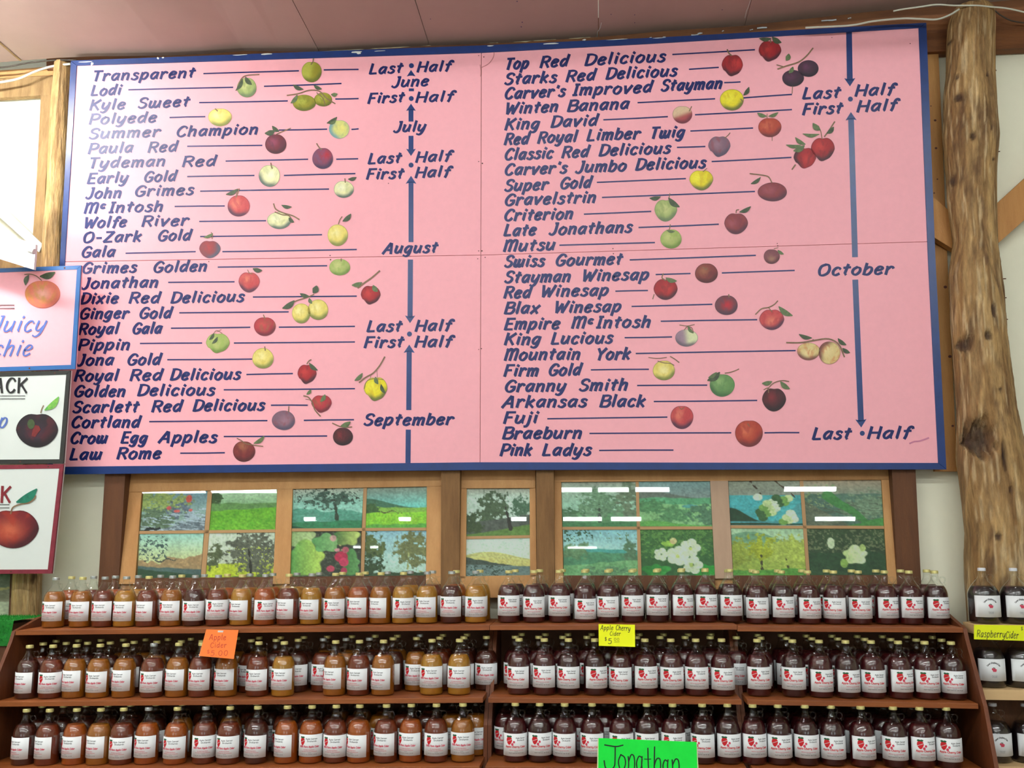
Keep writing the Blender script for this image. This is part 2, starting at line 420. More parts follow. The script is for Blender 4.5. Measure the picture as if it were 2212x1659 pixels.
def ceil_crack(pts, wd, mt):
    mb = MB(); ribbon(mb, pts, lambda q: wd, lambda q: ceil_pt(q[0], q[1])); mb.build('crack', mt, ceil)
ceil_crack([(1299, 48), (1297, 58), (1291, 68), (1290, 79)], 1.3, m_signwhite)
ceil_crack([(1621, 0), (1616, 14), (1612, 24), (1609, 38)], 1.3, m_signwhite)
ceil_crack([(0, 92), (14, 104), (30, 118), (45, 130)], 3.5, m_oldwood)
ceil_crack([(270, 52), (290, 66), (308, 76)], 1.2, m_oldwood)

# beam seen in the gap between ceiling and sign, and around the log post
def px_board(name, poly, Y, depth, mt, parent=None, **k):
    pl = vplane(Y)
    return MB().slab([pl.at(*p) for p in poly], (0, depth, 0)).build(name, mt, parent, **k)
tb = px_board('top_beam', [(100, 105), (1060, 60), (1600, 10), (2420, -60), (2420, 52), (2100, 60), (1600, 90), (1060, 125), (100, 150)], -.06, .05, m_beam)
tag(tb, 'long reddish brown ceiling beam showing between pink board and ceiling', 'beam')
mb = MB(); pl = vplane(-.064)
for (x, y, wd) in ((1380, 88, 12), (1402, 83, 5), (1430, 82, 7), (1494, 76, 14), (1508, 73, 9), (1560, 68, 3), (1620, 65, 6), (1636, 61, 20), (1775, 45, 22), (1790, 44, 16), (1832, 40, 6), (1250, 96, 8), (1215, 99, 10)):
    ribbon(mb, [(x, y), (x+wd*.5, y-1+rnd.uniform(-1, 1)), (x+wd, y-1.5)], lambda q: rnd.uniform(1.2, 3.4), lambda q: pl.at(q[0], q[1]))
mb.build('white_paint_spatter', m_signwhite, tb)
b2 = px_board('wall_beam', [(1990, 66), (2420, 40), (2420, 98), (2280, 100), (1990, 113)], -.08, .07, m_beam)
tag(b2, 'horizontal brown timber beam just below the ceiling, behind the big log post', 'beam')
b3 = px_board('backing_plank', [(1985, 62), (2025, 61), (2047, 560), (2068, 1018), (2020, 1018)], -.05, .03, m_plank)
tag(b3, 'knotty pine plank running down behind the right edge of pink board', 'plank')
mb = MB(); pl = vplane(-.0515)
for (x, y, r) in ((2020, 260, 3), (2022, 320, 3), (2025, 387, 2), (2011, 80, 1.6), (2011, 229, 1.6), (2018, 417, 2), (2042, 620, 4), (2052, 770, 4), (2058, 920, 3)):
    MB().add([pl.at(x+r*math.cos(a), y+r*.8*math.sin(a)) for a in np.linspace(0, 5.5, 8)], [tuple(range(7, -1, -1))]).build('knot', m_nail, b3)
b4 = px_board('diagonal_brace', [(1995, 408), (2060, 462), (2070, 545), (2010, 508), (1995, 495)], -.115, .05, m_plank)
tag(b4, 'short diagonal pine brace between pink board and left side of log post', 'brace')
b5 = px_board('diagonal_brace', [(2140, 452), (2212, 386), (2420, 196), (2420, 300), (2212, 476), (2140, 540)], -.1, .06, m_plank)
tag(b5, 'diagonal pine brace rising to the right from the log post', 'brace')
b6 = px_board('wall_beam', [(2150, 944), (2420, 940), (2420, 985), (2150, 986)], -.05, .04, m_beam)
tag(b6, 'stub of dark horizontal beam at right edge, behind the log post', 'beam')

# ------------------------------------------------------------------ log posts
def log_post(name, prof, Y, label, knots, seed, base_z=0., cols=None):
    """prof: (y px, x left px, x right px); knots: (x px, y px, rx px, ry px, depth)"""
    rings = []
    for (py, xl, xr) in prof:
        a = at(xl, py, Y); b = at(xr, py, Y)
        rings.append(((a[0]+b[0])/2, (a[2]+b[2])/2, (b[0]-a[0])/2))
    rings.sort(key=lambda q: q[1])
    if base_z is not None and rings[0][1] > base_z:
        rings.insert(0, (rings[0][0], base_z, rings[0][2]*1.05))
    zs = np.array([r[1] for r in rings]); nz = 300; na = 120
    Z = np.linspace(zs[0], zs[-1], nz)
    Xc = np.interp(Z, zs, [r[0] for r in rings]); R = np.interp(Z, zs, [r[2] for r in rings])
    A = np.linspace(0, 2*math.pi, na, endpoint=False)
    ZZ, AA = np.meshgrid(Z, A, indexing='ij')
    RR = R[:, None]*(1+.10*(fbm(np.cos(AA)*1.6+9, ZZ*2.4+np.sin(AA)*1.6, seed)-.5)+.05*(fbm(AA*7, ZZ*2.2, seed+3)-.5))
    RR = RR*(1-.05*np.clip((fbm(np.cos(AA)*2.2+2, ZZ*4.2+np.sin(AA)*2.2, seed+41, 5)-.5)*7, 0, 1)); v = np.stack([Xc[:, None]+RR*np.cos(AA), Y+RR*np.sin(AA), ZZ], -1)
    g = fbm(AA*4.5+fbm(ZZ*3, AA, seed+9)*2, ZZ*2.2, seed+5, 5)
    g2 = fbm(np.cos(AA)*3+4, ZZ*7+np.sin(AA)*3, seed+8, 4)
    g3 = fbm(AA*11, ZZ*5, seed+11, 3)
    ca = np.array(cols[0]); cb = np.array(cols[1]); cc = np.array(cols[2])
    t = np.clip((g-.32)/.36, 0, 1)[..., None]; t2 = np.clip((g2-.55)/.2, 0, 1)[..., None]; t3 = np.clip((g3-.62)/.12, 0, 1)[..., None]
    g4 = fbm(AA*26, ZZ*5, seed+31, 4); t = np.clip(t*.75+np.clip((g4-.4)*2.2, 0, 1)[..., None]*.4, 0, 1); C = ca*(1-t)+cb*t; g5 = fbm(np.cos(AA)*2.2+2, ZZ*4.2+np.sin(AA)*2.2, seed+41, 5); t5 = np.clip((g5-.5)*7, 0, 1)[..., None]; C = C*(1-t5*.45)+np.array(srgb(120, 84, 50))*t5*.45; C = C*(1-t2*.65)+cc*t2*.65; C = C*(1-t3*.7)+np.array(srgb(232, 204, 156))*t3*.7
    for (kx, ky, rx, ry, dp) in knots:
        k = at(kx, ky, Y-.09); s = 5.1/2110
        dx = (v[..., 0]-k[0])/(rx*s); dz = (v[..., 2]-k[2])/(ry*s)
        nn = fbm(v[..., 0]*38+kx, v[..., 2]*24, seed+6, 4)-.5
        wq = np.exp(-np.clip(dx*dx+dz*dz+nn*1.5+abs(dx)*.2, 0, 50)**2.4)*(v[..., 1] < Y)
        d = dp*s*wq*(.6+.8*fbm(ZZ*30, AA*20, seed+2))
        v[..., 1] += d
        ring = np.exp(-((np.sqrt(dx*dx+dz*dz)-1.25)/.25)**2)*(v[..., 1] < Y)
        v[..., 1] -= ring*.004*(dp > 0)
        C = C*(1-.9*wq[..., None])+np.array(srgb(62, 34, 24))*.9*wq[..., None]
    verts = v.reshape(-1, 3); cc_ = C.reshape(-1, 3)
    f = [(i*na+q, i*na+(q+1) % na, (i+1)*na+(q+1) % na, (i+1)*na+q) for i in range(nz-1) for q in range(na)]
    f += [tuple(range(na-1, -1, -1)), tuple((nz-1)*na+q for q in range(na))]
    root = thing(name, label, 'post', (Xc[0], Y, Z[0]))
    link_mesh('trunk', verts, f, m_log, root, smooth=True, cols=cc_)
    return root
LOGC = (srgb(208, 170, 112), srgb(150, 110, 62), srgb(92, 60, 36))
lp = log_post('log_post', [(14, 2072, 2126), (17, 2062, 2138), (30, 2054, 2146), (55, 2047, 2148), (110, 2046, 2147), (165, 2045, 2147), (200, 2040, 2149), (260, 2039, 2152), (300, 2038, 2155), (340, 2042, 2152), (380, 2046, 2150), (430, 2047, 2150), (520, 2060, 2154), (600, 2050, 2163), (700, 2056, 2172), (800, 2062, 2182), (880, 2068, 2193), (950, 2069, 2208), (1000, 2068, 2222), (1060, 2075, 2228), (1150, 2085, 2236), (1240, 2088, 2244), (1500, 2100, 2262)], -.19,
    'thick knotty peeled log post at the right edge of pink board',
    [(2088, 742, 13, 19, 16), (2128, 728, 8, 12, 10), (2141, 672, 6, 16, 8), (2114, 946, 26, 42, 34), (2157, 985, 6, 34, 12), (2061, 80, 4, 5, 5), (2069, 165, 4, 6, 6), (2131, 163, 4, 5, 5), (2096, 300, 7, 9, 7), (2138, 280, 4, 5, 4), (2066, 385, 7, 13, 8), (2070, 212, 8, 10, 5), (2145, 345, 4, 5, 4), (2075, 1010, 5, 10, 7), (2153, 845, 5, 6, 4), (2170, 1060, 5, 8, 5), (2146, 1160, 7, 9, 5)], 3, cols=LOGC)
ST = MB(); mk = vplane(-.19)
for (x, y, dx, dy) in ((2148, 330, 12, -3), (2163, 603, 10, -1), (2166, 645, 8, -2), (2172, 690, 5, 0), (2184, 880, 9, 1), (2147, 130, 3, 20), (2150, 145, 2, 8)):
    a = mk.at(x-5, y); b = mk.at(x+dx, y+dy); ST.tube([a, b], .003, 5)
ST.build('twig_stub', m_dark, lp)
LOGL = (srgb(222, 186, 126), srgb(190, 148, 90), srgb(140, 98, 56))
log_post('log_post', [(136, 119, 150), (205, 113, 150), (300, 108, 148), (400, 103, 144), (500, 95, 134), (575, 92, 131), (1243, 31, 86), (1330, 27, 85), (1450, 22, 84)], -.1,
    'slim pale peeled log post behind the small signs at left', [(60, 1250, 5, 14, 6), (140, 440, 3, 3, 3), (76, 1275, 4, 6, 4), (134, 250, 3, 4, 3)], 21, cols=LOGL)

# ------------------------------------------------------------------ upper left corner: framed opening and lamp
o = px_board('timber_frame', [(-420, 196), (114, 163), (114, 205), (88, 206), (-420, 236)], -.05, .04, m_oldwood)
tag(o, 'horizontal weathered timber of the frame at upper left', 'frame')
o = px_board('timber_frame', [(88, 206), (114, 203), (98, 400), (90, 580), (66, 580), (78, 400)], -.05, .04, m_oldwood)
tag(o, 'upright weathered timber of the frame beside left log post', 'frame')
o = px_board('ledger_board', [(-420, 178), (30, 150), (150, 140), (150, 160), (-420, 196)], -.04, .03, m_tan)
tag(o, 'pale tan ledger board under the ceiling at upper left', 'board')
o = px_board('diagonal_brace', [(-300, 210), (0, 440), (92, 528), (84, 545), (0, 470), (-300, 236)], -.06, .04, m_signwhite)
tag(o, 'white painted diagonal brace across the bright corner at upper left', 'brace')
o = px_board('ledger_board', [(-420, 555), (0, 556), (60, 580), (60, 640), (-420, 640)], -.06, .04, m_oldwood)
tag(o, 'brown board just above the small pink sign at left edge', 'board')
# tube lamp at left edge
lm = thing('fluorescent_light', 'bright fluorescent batten hanging at left edge above the small pink sign', 'light', at(0, 470, -.5))
pa = at(-260, 440, -.5); pb = at(62, 540, -.5)
d = (pb-pa)/np.linalg.norm(pb-pa)
MB().tube([pa, pb], .019, 12).build('tube', m_tube2, lm)
MB().tube([pb, pb+d*.035], .017, 12).tube([pa-d*.035, pa], .017, 12).build('end_cap', m_housing, lm)
mb = MB()
q = np.array([0, .045, .02]); s_ = np.array([0, .0, -.075]); uo = np.array([0, .06, .05])
mb.add([pa+uo, pb+uo, pb+uo+s_*1.9, pa+uo+s_*1.9, pa+uo+(0, .02, 0), pb+uo+(0, .02, 0), pb+uo+(0, .02, 0)+s_*1.9, pa+uo+(0, .02, 0)+s_*1.9], [(0, 1, 2, 3), (7, 6, 5, 4), (0, 4, 5, 1), (1, 5, 6, 2), (2, 6, 7, 3), (3, 7, 4, 0)])
mb.build('reflector', m_housing, lm)
MB().tube([pa+uo, (pa[0], pa[1]+.06, 4.3)], .003, 6).build('hanging_wire', m_dkcable, lm)

# cables
def cable(pts, Y, r, label, mt):
    P = spline([at(x, y, Y) for x, y in pts], 5)
    o = MB().tube(P, r, 7).build('cable', mt, smooth=True); tag(o, label, 'cable')
cable([(-120, 196), (0, 178), (40, 170), (75, 155), (110, 144), (152, 138)], -.13, .007, 'thick white cable sagging from left edge to corner of pink board', m_cable)
cable([(-120, 148), (0, 146), (60, 136), (120, 130), (165, 130)], -.14, .005, 'dark cable tucked under the ceiling at upper left', m_dkcable)
cable([(1740, 60), (1836, 55), (1886, 46), (1950, 40), (1987, 41), (2023, 42), (2050, 33), (2072, 20)], -.29, .0055, 'white cable resting on the right part of pink board top edge', m_cable)
cable([(1930, 24), (1950, 20), (1987, 15), (2023, 10), (2060, 12), (2110, 12), (2142, 15), (2174, 18), (2215, 27), (2300, 50)], -.3, .0045, 'thin white cable passing over the top of the log post', m_cable)
cable([(2148, 22), (2165, 35), (2190, 46), (2240, 52)], -.12, .004, 'thin loose cable sagging right of the log post top', m_dkcable)

# ------------------------------------------------------------------ the big board
T = .0329933
NB = np.array([0, -math.cos(T), -math.sin(T)])
BP = Plane((0, -.12, 1.82), NB)
board = thing('variety_board', 'huge pink board listing apple varieties in blue lettering with blue border', 'sign', (0, -.12, 1.82))
bm = lambda off: (lambda q: BP.at(q[0], q[1], off))
TLi, TRi, BRi, BLi = (160, 137), (1990, 55), (2031, 1003), (108, 1011)
panels = [[TLi, (1039.5, 105), (1038.2, 550.6), (136, 565)], [(1040.5, 105), TRi, (2006, 521.5), (1039.2, 550.6)],
          [(136, 566), (1038.2, 551.4), (1036.5, 1006), BLi], [(1039.2, 551.4), (2006, 522.3), BRi, (1037.5, 1006)]]
for p in panels:
    MB().slab([BP.at(*q) for q in p], -NB*.012).build('pink_panel', m_pink, board)
MB().slab([BP.at(*q, off=-.0125) for q in (TLi, TRi, BRi, BLi)], -NB*.02).build('backing_frame', m_dark, board)
bord = [[(153, 131), (1040, 98), (1400, 82), (2001, 49), (1984.5, 60), (1400, 94.5), (1040, 113.6), (165.5, 141.5)],
        [(2001, 49), (2021, 560), (2044.5, 1014), (2027, 1000), (2005, 560), (1984.5, 60)],
        [(2044.5, 1014), (1040, 1015.5), (101, 1025), (113, 1008.5), (1040, 998.5), (2027, 1000)],
        [(101, 1025), (129, 560), (153, 131), (165.5, 141.5), (140, 566), (113, 1008.5)]]
for p in bord:
    MB().slab([BP.at(*q, off=.006) for q in p], -NB*.026).build('blue_border', m_blue, board)
mb = MB()
for (x, y, a, b) in ((186, 133.5, 34, 3), (199, 138, 7, 7), (341, 126, 5, 5), (352, 124.5, 6, 3), (520, 118.5, 34, 2), (575, 117, 30, 3), (770, 112.5, 26, 4), (775, 115, 10, 4), (1060, 99, 16, 2), (1190, 94.5, 44, 3), (1262, 86, 10, 3), (1335, 85, 60, 1.6), (1425, 82, 30, 1.4), (820, 110, 30, 1.4)):
    pts = [(x+(a*.5*math.cos(t))*rnd.uniform(.7, 1.1), y-.045*(a*.5*math.cos(t))+b*.5*math.sin(t)*rnd.uniform(.6, 1.3)) for t in np.linspace(0, 5.7, 10)]
    MB().add([BP.at(*q, off=.0075) for q in pts], [tuple(range(9, -1, -1))]).build('chipped_paint', m_signwhite, board)
mb = MB()
for (x, y) in ((1034, 120), (1045, 123), (1034, 349), (1042, 353), (714, 561), (713, 552), (1034, 542), (1041, 542), (1032, 559), (1048, 556), (1034, 755), (1040, 753), (1324, 537), (1325, 548), (1679, 526), (1680, 531), (1797, 81), (1966, 94), (839, 396), (451, 565)):
    r = rnd.uniform(1, 1.7)
    mb.add([BP.at(x+r*math.cos(a), y+r*math.sin(a), .0006) for a in np.linspace(0, 5.5, 7)], [tuple(range(6, -1, -1))])
mb.build('nail_holes', m_nail, board)
mb = MB()
ribbon(mb, spline([(1060, 103), (1067, 112), (1065, 125), (1055, 138), (1040, 146)]), lambda q: 1.6, bm(.0008))
ribbon(mb, spline([(1037, 140), (1039, 155), (1038, 165)]), lambda q: 1.3, bm(.0008))
mb.build('hanging_string', mat('string_fibre', srgb(190, 120, 120), .8), board)
mb = MB()
ribbon(mb, spline([(1965, 958), (1975, 954), (1985, 953), (1995, 950), (2006, 946)]), lambda q: 3.4, bm(.0008))
mb.build('faint_signature', mat('faded_purple_ink', srgb(206, 130, 160), .7), board)

LET = """Transparent 198 426 175.4|Lodi 196 266 206.7|Kyle 193 276 237.8|Sweet 297 414.5 233.5|Polyede 192 344 268.3|Summer 191 352 300|Champion 380 563 295
Paula 190 292.5 332|Red 319 388 329|Tydeman 190 363 363.4|Red 393 473 360|Early 188 281 396.6|Gold 310 385 393|John 184 267 429|Grimes 290 424 424|McIntosh 181 358 460.4
Wolfe 180 278 492.3|River 597 985 0|O-Zark 178 311 524|Gold 340 417 520.5|Gala 175 253 556|Grimes 176 300 590.5|Golden 330 452 588|Jonathan 174 347 623.4
Dixie 173 260 656.3|Red 278 351 655|Delicious 368 532 654|Ginger 171 282 689|Gold 300 375 688|Royal 169 260 722|Gala 285 353 721|Pippin 168 286 756.6|Jona 164 250 789.5|Gold 274 351.5 788.5
Royal 160 260 823|Red 280 356 822|Delicious 367 524 821|Golden 159 275 857|Delicious 296 469 855|Scarlett 156 304 891|Red 327 398 889|Delicious 416 576 887.5|Cortland 153 307 924
Crow 151 236 958|Egg 261 322 957|Apples 343 474 956|Law 150 225 993|Rome 252 353 991
Last 797 874 159.7|Half 900 979 155.5|June 845 931 188|First 794 877 223|Half 897 985 220.8|July 849 924 285.5|Last 794.5 871 353.6|Half 897 979 350|First 791 876 387|Half 896 977 383.4
August 827 949 547.8|Last 792 872 716.8|Half 896 980 715|First 786 876 751|Half 895 981 749.7|September 785 984 918.6
Top 1090 1145 149.7|Red 1166 1232 145.6|Delicious 1262 1443 141|Starks 1089 1207 182.6|Red 1222 1291 176|Delicious 1308 1467 171|Carver's 1089 1225 214|Improved 1236 1414 206.5|Stayman 1427 1564 197
Winten 1090 1210 246|Banana 1225 1364 240.6|King 1090 1170 280.8|David 1189 1296 275|Red 1089 1146 312.7|Royal 1161 1250 309|Limber 1267 1387 304|Twig 1403 1483 299
Classic 1089 1198 345.6|Red 1213 1276 341|Delicious 1293 1453 337|Carver's 1089 1229 378.6|Jumbo 1242 1358 373|Delicious 1372 1529 367.6|Super 1089 1188 413|Gold 1209 1281 407.5
Gravelstrin 1089 1292 443.8|Criterion 1088 1242 477.3|Late 1088 1162 509.6|Jonathans 1185 1370 507|Mutsu 1087 1204 543|Swiss 1089 1180 577|Gourmet 1199 1348 573.8
Stayman 1089 1237 611|Winesap 1256 1406 607|Red 1088 1151 643.8|Winesap 1167 1319 641|Blax 1089 1170 677.7|Winesap 1196 1346 675.5|Empire 1089 1214 711.8|McIntosh 1234 1411 709
King 1089 1173 745|Lucious 1190 1328 743|Mountain 1089 1258 778.3|York 1286 1366 777|Firm 1088 1168 812.5|Gold 1184 1259 811|Granny 1089 1227 846|Smith 1250 1362 844
Arkansas 1085 1273 880|Black 1295 1399 879|Fuji 1087 1167 914.4|Braeburn 1085 1262 948|Pink 1080 1153 984|Ladys 1171 1282 984
Last 1733 1820 214|Half 1846 1937 207.7|First 1733 1824 247.8|Half 1850 1943 241.5|October 1765 1935 595.3|Last 1754 1843 948.8|Half 1873 1973 947"""
LET = LET.replace('River 597 985 0', 'River 305.5 413 489')
for it in LET.replace('\n', '|').split('|'):
    wd, x0, x1, y = it.rsplit(' ', 3); x0, x1, y = float(x0), float(x1), float(y)
    k = min(max((y-160)/800, 0), 1)
    cap = (21+2.6*k) if x0 < 1060 else (23.2+1.2*k)
    slope = (y-1086)/23700*(1.25 if (x0 > 1060 and y < 550) else 1)
    mb = MB(); write(mb, wd, x0, x1, y, slope, cap, bm(.001), pen=.275, shear=.3, jit=.02, contrast=.36)
    mb.build('lettering', m_navy, board)

RULES = """440 159 645 153|700 151 774 150|278 194 503 188.7|571 186.5 737 180.5|431 221.7 621 218|725 214 774 213|367 254 443 252|603 281 706 279|760 279.5 774 278.4|405 316 566 314|488 348 665 344|727 344 773 343|405 381.4 549 379|614 379 767 375|433 413 710 408.5|378 446 485 445|431 478.3 574 476.8|433 511 695 507|272 547 422 543.6|481 543.6 770 539
471 577 706 574|364 610 506 608.7|547 641.6 770 639.7|388 675.7 623 673.6|370 709 540 707|603 706.8 766 705|303 742 436 741|506 741 766 738.7|362 777 544 775.7|533 809 632 807|484 842 766 839.6|586 875.4 664 875.4|323 910.8 577 908.6|657 908 764 906.7|484 943 706 941.8|390 979 485 978
1453 117.7 1630 107.4|1489 149.7 1552 145.6|1565 178.5 1599 177|1378 221.8 1544 213.4|1607 211.4 1710 204|1304 258.8 1442 252|1502 248 1710 236.8|1492 283 1626 276.6|1463 318.4 1523 316.5|1538 349 1709 340|1290 394 1481 385.8|1301 426.5 1630 413.6|1262 462.6 1406 456.6|1380 491.4 1552 484.4|1209 529.7 1414 524
1361 561.4 1632 551.6|1417 593 1491 590.8|1560 589.6 1716 584.2|1330 629 1399 627.5|1365 662 1538 657.3|1428 694 1635 690.6|1350 729.4 1451 727.8|1374 763.6 1718 757.3|1277 799 1401 797.7|1377 832.8 1527 832|1413 867.3 1635 865|1183 904.6 1441 901|1274 936.3 1579 934.9|1652 935 1726 934.6|1295 973 1454 972.3"""
for it in RULES.replace('\n', '|').split('|'):
    a, b, c, d = [float(v) for v in it.split()]
    mb = MB(); ribbon(mb, [(a, b), ((a+c)/2, (b+d)/2+rnd.uniform(-.4, .4)), (c, d)], lambda q: 3.0, bm(.0008))
    mb.build('rule_line', m_navy, board)

def arrow(x0, y0, x1, y1, wd, head):
    """bar from x0,y0 to the tip x1,y1; head = head width or 0"""
    mb = MB(); d = np.array([x1-x0, y1-y0], float); L = np.hypot(*d); d /= L; n = np.array([-d[1], d[0]])
    a = np.array([x0, y0]); b = np.array([x1, y1]); hl = head*.62 if head else 0
    k = max(2, int(L/60)); pts = [a+d*(L-hl*.9)*i/k for i in range(k+1)]
    v = []
    for p in pts: v += [p+n*wd/2, p-n*wd/2]
    mb.add([BP.at(q[0], q[1], .001) for q in v], [(2*i, 2*i+1, 2*i+3, 2*i+2) for i in range(k)])
    if head:
        mb.add([BP.at(*q, off=.001) for q in (b, b-d*hl*1.2+n*head/2, b-d*hl, b-d*hl*1.2-n*head/2)], [(0, 3, 2), (0, 2, 1)])
    mb.build('arrow' if head else 'timeline_bar', m_blue, board)
for a in ((888, 163.5, 887.8, 151, 10, 19), (888.6, 191, 888.6, 197, 11, 0), (887.8, 262.6, 887.8, 223.8, 10.5, 21), (887.8, 293.3, 887.8, 337, 10.5, 21), (887.8, 523, 887.8, 379.8, 10.5, 23),
          (886.7, 560.7, 885.7, 698, 11, 22), (883, 885.7, 884, 744.4, 11, 24), (881.3, 1000, 882, 928, 11, 0), (1834, 67, 1836, 186.7, 12.5, 24), (1847, 555.5, 1838, 242, 12.5, 24), (1847.5, 604, 1860.4, 923.5, 12.5, 24)):
    arrow(*a)
for (x, y) in ((888.7, 141.8), (888.4, 212.8), (888, 356.6), (884.5, 721.5), (1837, 214), (1862.7, 936)):
    link_mesh('dot', [BP.at(x+5.4*math.cos(a), y+5.4*math.sin(a), .001) for a in np.linspace(0, 2*math.pi, 16, endpoint=False)][::-1], [tuple(range(16))], m_blue, board)

# ------------------------------------------------------------------ painted apples
PAL = {  # main, light, shade, streak
 'ygreen': ((150, 146, 24), (186, 190, 70), (96, 104, 20), (120, 130, 10)), 'pgreen': ((170, 188, 112), (206, 214, 140), (108, 128, 92), (140, 160, 90)),
 'yellow': ((236, 218, 112), (250, 240, 164), (120, 130, 60), (220, 200, 80)), 'cream': ((238, 236, 178), (250, 250, 214), (70, 96, 96), (200, 206, 140)),
 'bright': ((240, 226, 20), (252, 244, 60), (90, 100, 50), (220, 190, 0)), 'bluyel': ((216, 220, 130), (240, 232, 130), (110, 160, 170), (180, 190, 130)),
 'maroon': ((112, 22, 42), (150, 60, 90), (66, 14, 34), (90, 30, 60)), 'purred': ((130, 62, 92), (190, 24, 46), (56, 40, 78), (120, 80, 120)),
 'coral': ((206, 72, 76), (232, 124, 106), (70, 40, 70), (190, 50, 60)), 'darkred': ((138, 48, 56), (176, 50, 54), (74, 82, 104), (120, 60, 70)),
 'green': ((172, 186, 104), (200, 208, 128), (110, 140, 60), (150, 180, 80)), 'red': ((168, 16, 30), (206, 50, 50), (60, 20, 40), (120, 16, 30)),
 'rosered': ((178, 38, 56), (208, 70, 70), (110, 30, 50), (150, 90, 60)), 'mauve': ((128, 96, 116), (160, 118, 136), (84, 76, 100), (150, 70, 80)),
 'dkmaroon': ((72, 24, 34), (130, 34, 44), (40, 18, 28), (60, 20, 30)), 'brown': ((130, 42, 44), (168, 100, 70), (80, 24, 30), (110, 30, 40)),
 'plum': ((60, 30, 56), (96, 46, 80), (30, 18, 38), (70, 30, 50)), 'orangered': ((186, 66, 44), (222, 112, 78), (110, 44, 50), (170, 40, 40)),
 'oval': ((134, 46, 60), (170, 80, 90), (84, 40, 60), (150, 60, 60)), 'dull': ((128, 66, 76), (170, 120, 100), (90, 40, 50), (120, 60, 70)),
 'deepred': ((110, 50, 60), (200, 30, 50), (78, 46, 66), (110, 60, 80)), 'halfcream': ((176, 70, 76), (226, 196, 160), (110, 40, 60), (190, 90, 80)),
 'halfmauve': ((160, 130, 150), (226, 232, 184), (110, 96, 110), (170, 150, 160)), 'york': ((228, 206, 140), (240, 220, 160), (120, 60, 60), (210, 110, 60)),
 'grgreen': ((104, 150, 84), (150, 190, 120), (66, 110, 66), (90, 140, 80)), 'black': ((34, 24, 34), (60, 40, 60), (16, 12, 22), (90, 20, 34)),
 'signorange': ((224, 110, 84), (246, 176, 156), (190, 90, 70), (200, 150, 40)), 'signred': ((120, 24, 34), (204, 100, 70), (60, 12, 26), (170, 50, 30))}
m_leaf = mat('painted_leaf_green', srgb(78, 96, 60), .5, col2=srgb(110, 130, 84), scale=60)
m_leafd = mat('painted_leaf_dark', srgb(50, 62, 48), .5, col2=srgb(82, 100, 66), scale=60)
m_twig = mat('painted_twig', srgb(116, 88, 64), .5, col2=srgb(140, 116, 84), scale=50)
def painted_apple(x, y, rx, ry, pal, shape='round', twigs=(), leaves=(), light=(-.25, -.2), plane=None, off=.002, parent=None, label=None, shade=(.3, .9), split=None, NR=12, NA=44):
    plane = plane or BP; parent = parent or board
    main, hi, sh, st = [np.array(srgb(*c)) for c in PAL[pal]]
    v = []; cs = []; seed = int(x*7+y)
    for i in range(NR+1):
        t = i/NR
        for q in range(NA):
            a = 2*math.pi*q/NA; ca, sa = math.cos(a), math.sin(a)   # sa<0 is up
            r = 1.
            if shape in ('heart', 'taper'): r -= .13*math.exp(-((ca)/.3)**2)*(sa < 0)
            elif shape == 'round': r -= .05*math.exp(-((ca)/.25)**2)*(sa < 0)
            if shape == 'taper': r *= 1-.04*(sa > .5)*(1+math.cos(5*a)); sxx = 1-.26*max(0, sa)
            elif shape == 'heart': sxx = 1-.16*max(0, sa)
            else: sxx = 1
            r *= 1+.012*math.sin(3*a+seed)
            ux, uy = r*ca*t*sxx, r*sa*t
            v.append(plane.at(x+rx*ux, y+ry*uy, off))
            n = float(fbm(np.array([ux*3.2+seed % 50]), np.array([uy*2+abs(ux)*2.5+9]), seed % 97)[0])
            g = math.exp(-((ux-light[0])**2+(uy-light[1])**2)/.22)
            c = main*(1-g)+hi*g
            kk = min(1, max(0, (n-.48)*5)); c = c*(1-.6*kk)+st*.6*kk
            if split is not None:
                k = 1/(1+math.exp(-9*(ux*split[0]+uy*split[1]))); c = main*(1-k)+hi*k
            d = max(0, ux*shade[0]+uy*shade[1]); k = min(1, max(0, (t-.5)/.32))*min(1, d*1.9)
            c = c*(1-k*.9)+sh*k*.9
            if t > .93: c = c*.35+sh*.65
            cs.append(c)
    f = [(i*NA+q, (i+1)*NA+q, (i+1)*NA+(q+1) % NA, i*NA+(q+1) % NA) for i in range(NR) for q in range(NA)]
    f = [tuple(reversed(q)) for q in f]
    o = link_mesh('painted_apple', v, f, m_paint, parent, cols=cs)
    if label: o['label'] = label
    for tw in twigs:
        wd = 2.4
        if len(tw) and not hasattr(tw[0], '__len__'): wd, tw = tw[0], tw[1:]
        mb = MB(); ribbon(mb, spline(tw, 4), lambda q: wd, lambda q: plane.at(q[0], q[1], off+.0006)); mb.build('painted_stem', m_twig, o)
    for lf in leaves:
        x0, y0, x1, y1, wd = lf[:5]; mt = lf[5] if len(lf) > 5 else m_leaf
        mb = MB(); cx, cy = (x0+x1)/2, (y0+y1)/2; dx, dy = x1-x0, y1-y0
        pts = spline([(x0, y0), (cx-dy*.10, cy+dx*.10), (x1, y1)], 5)
        ribbon(mb, pts, lambda q: wd, lambda q: plane.at(q[0], q[1], off+.0009), taper=True); mb.build('painted_leaf', mt, o)
    return o
D_ = m_leafd
PA = painted_apple
PA(673, 155, 21.5, 22.5, 'ygreen', 'round', [((677, 125), (676, 133), (672, 139))], split=(-1, -.3), label='painted olive green apple')
PA(533, 189, 21, 21.5, 'pgreen', 'round', [(2, (512, 192), (520, 172), (532, 163), (560, 161))], [(509, 196, 524, 170, 8, D_), (530, 166, 544, 183, 10, D_)])
PA(698, 215, 19.5, 15, 'ygreen', 'plain')
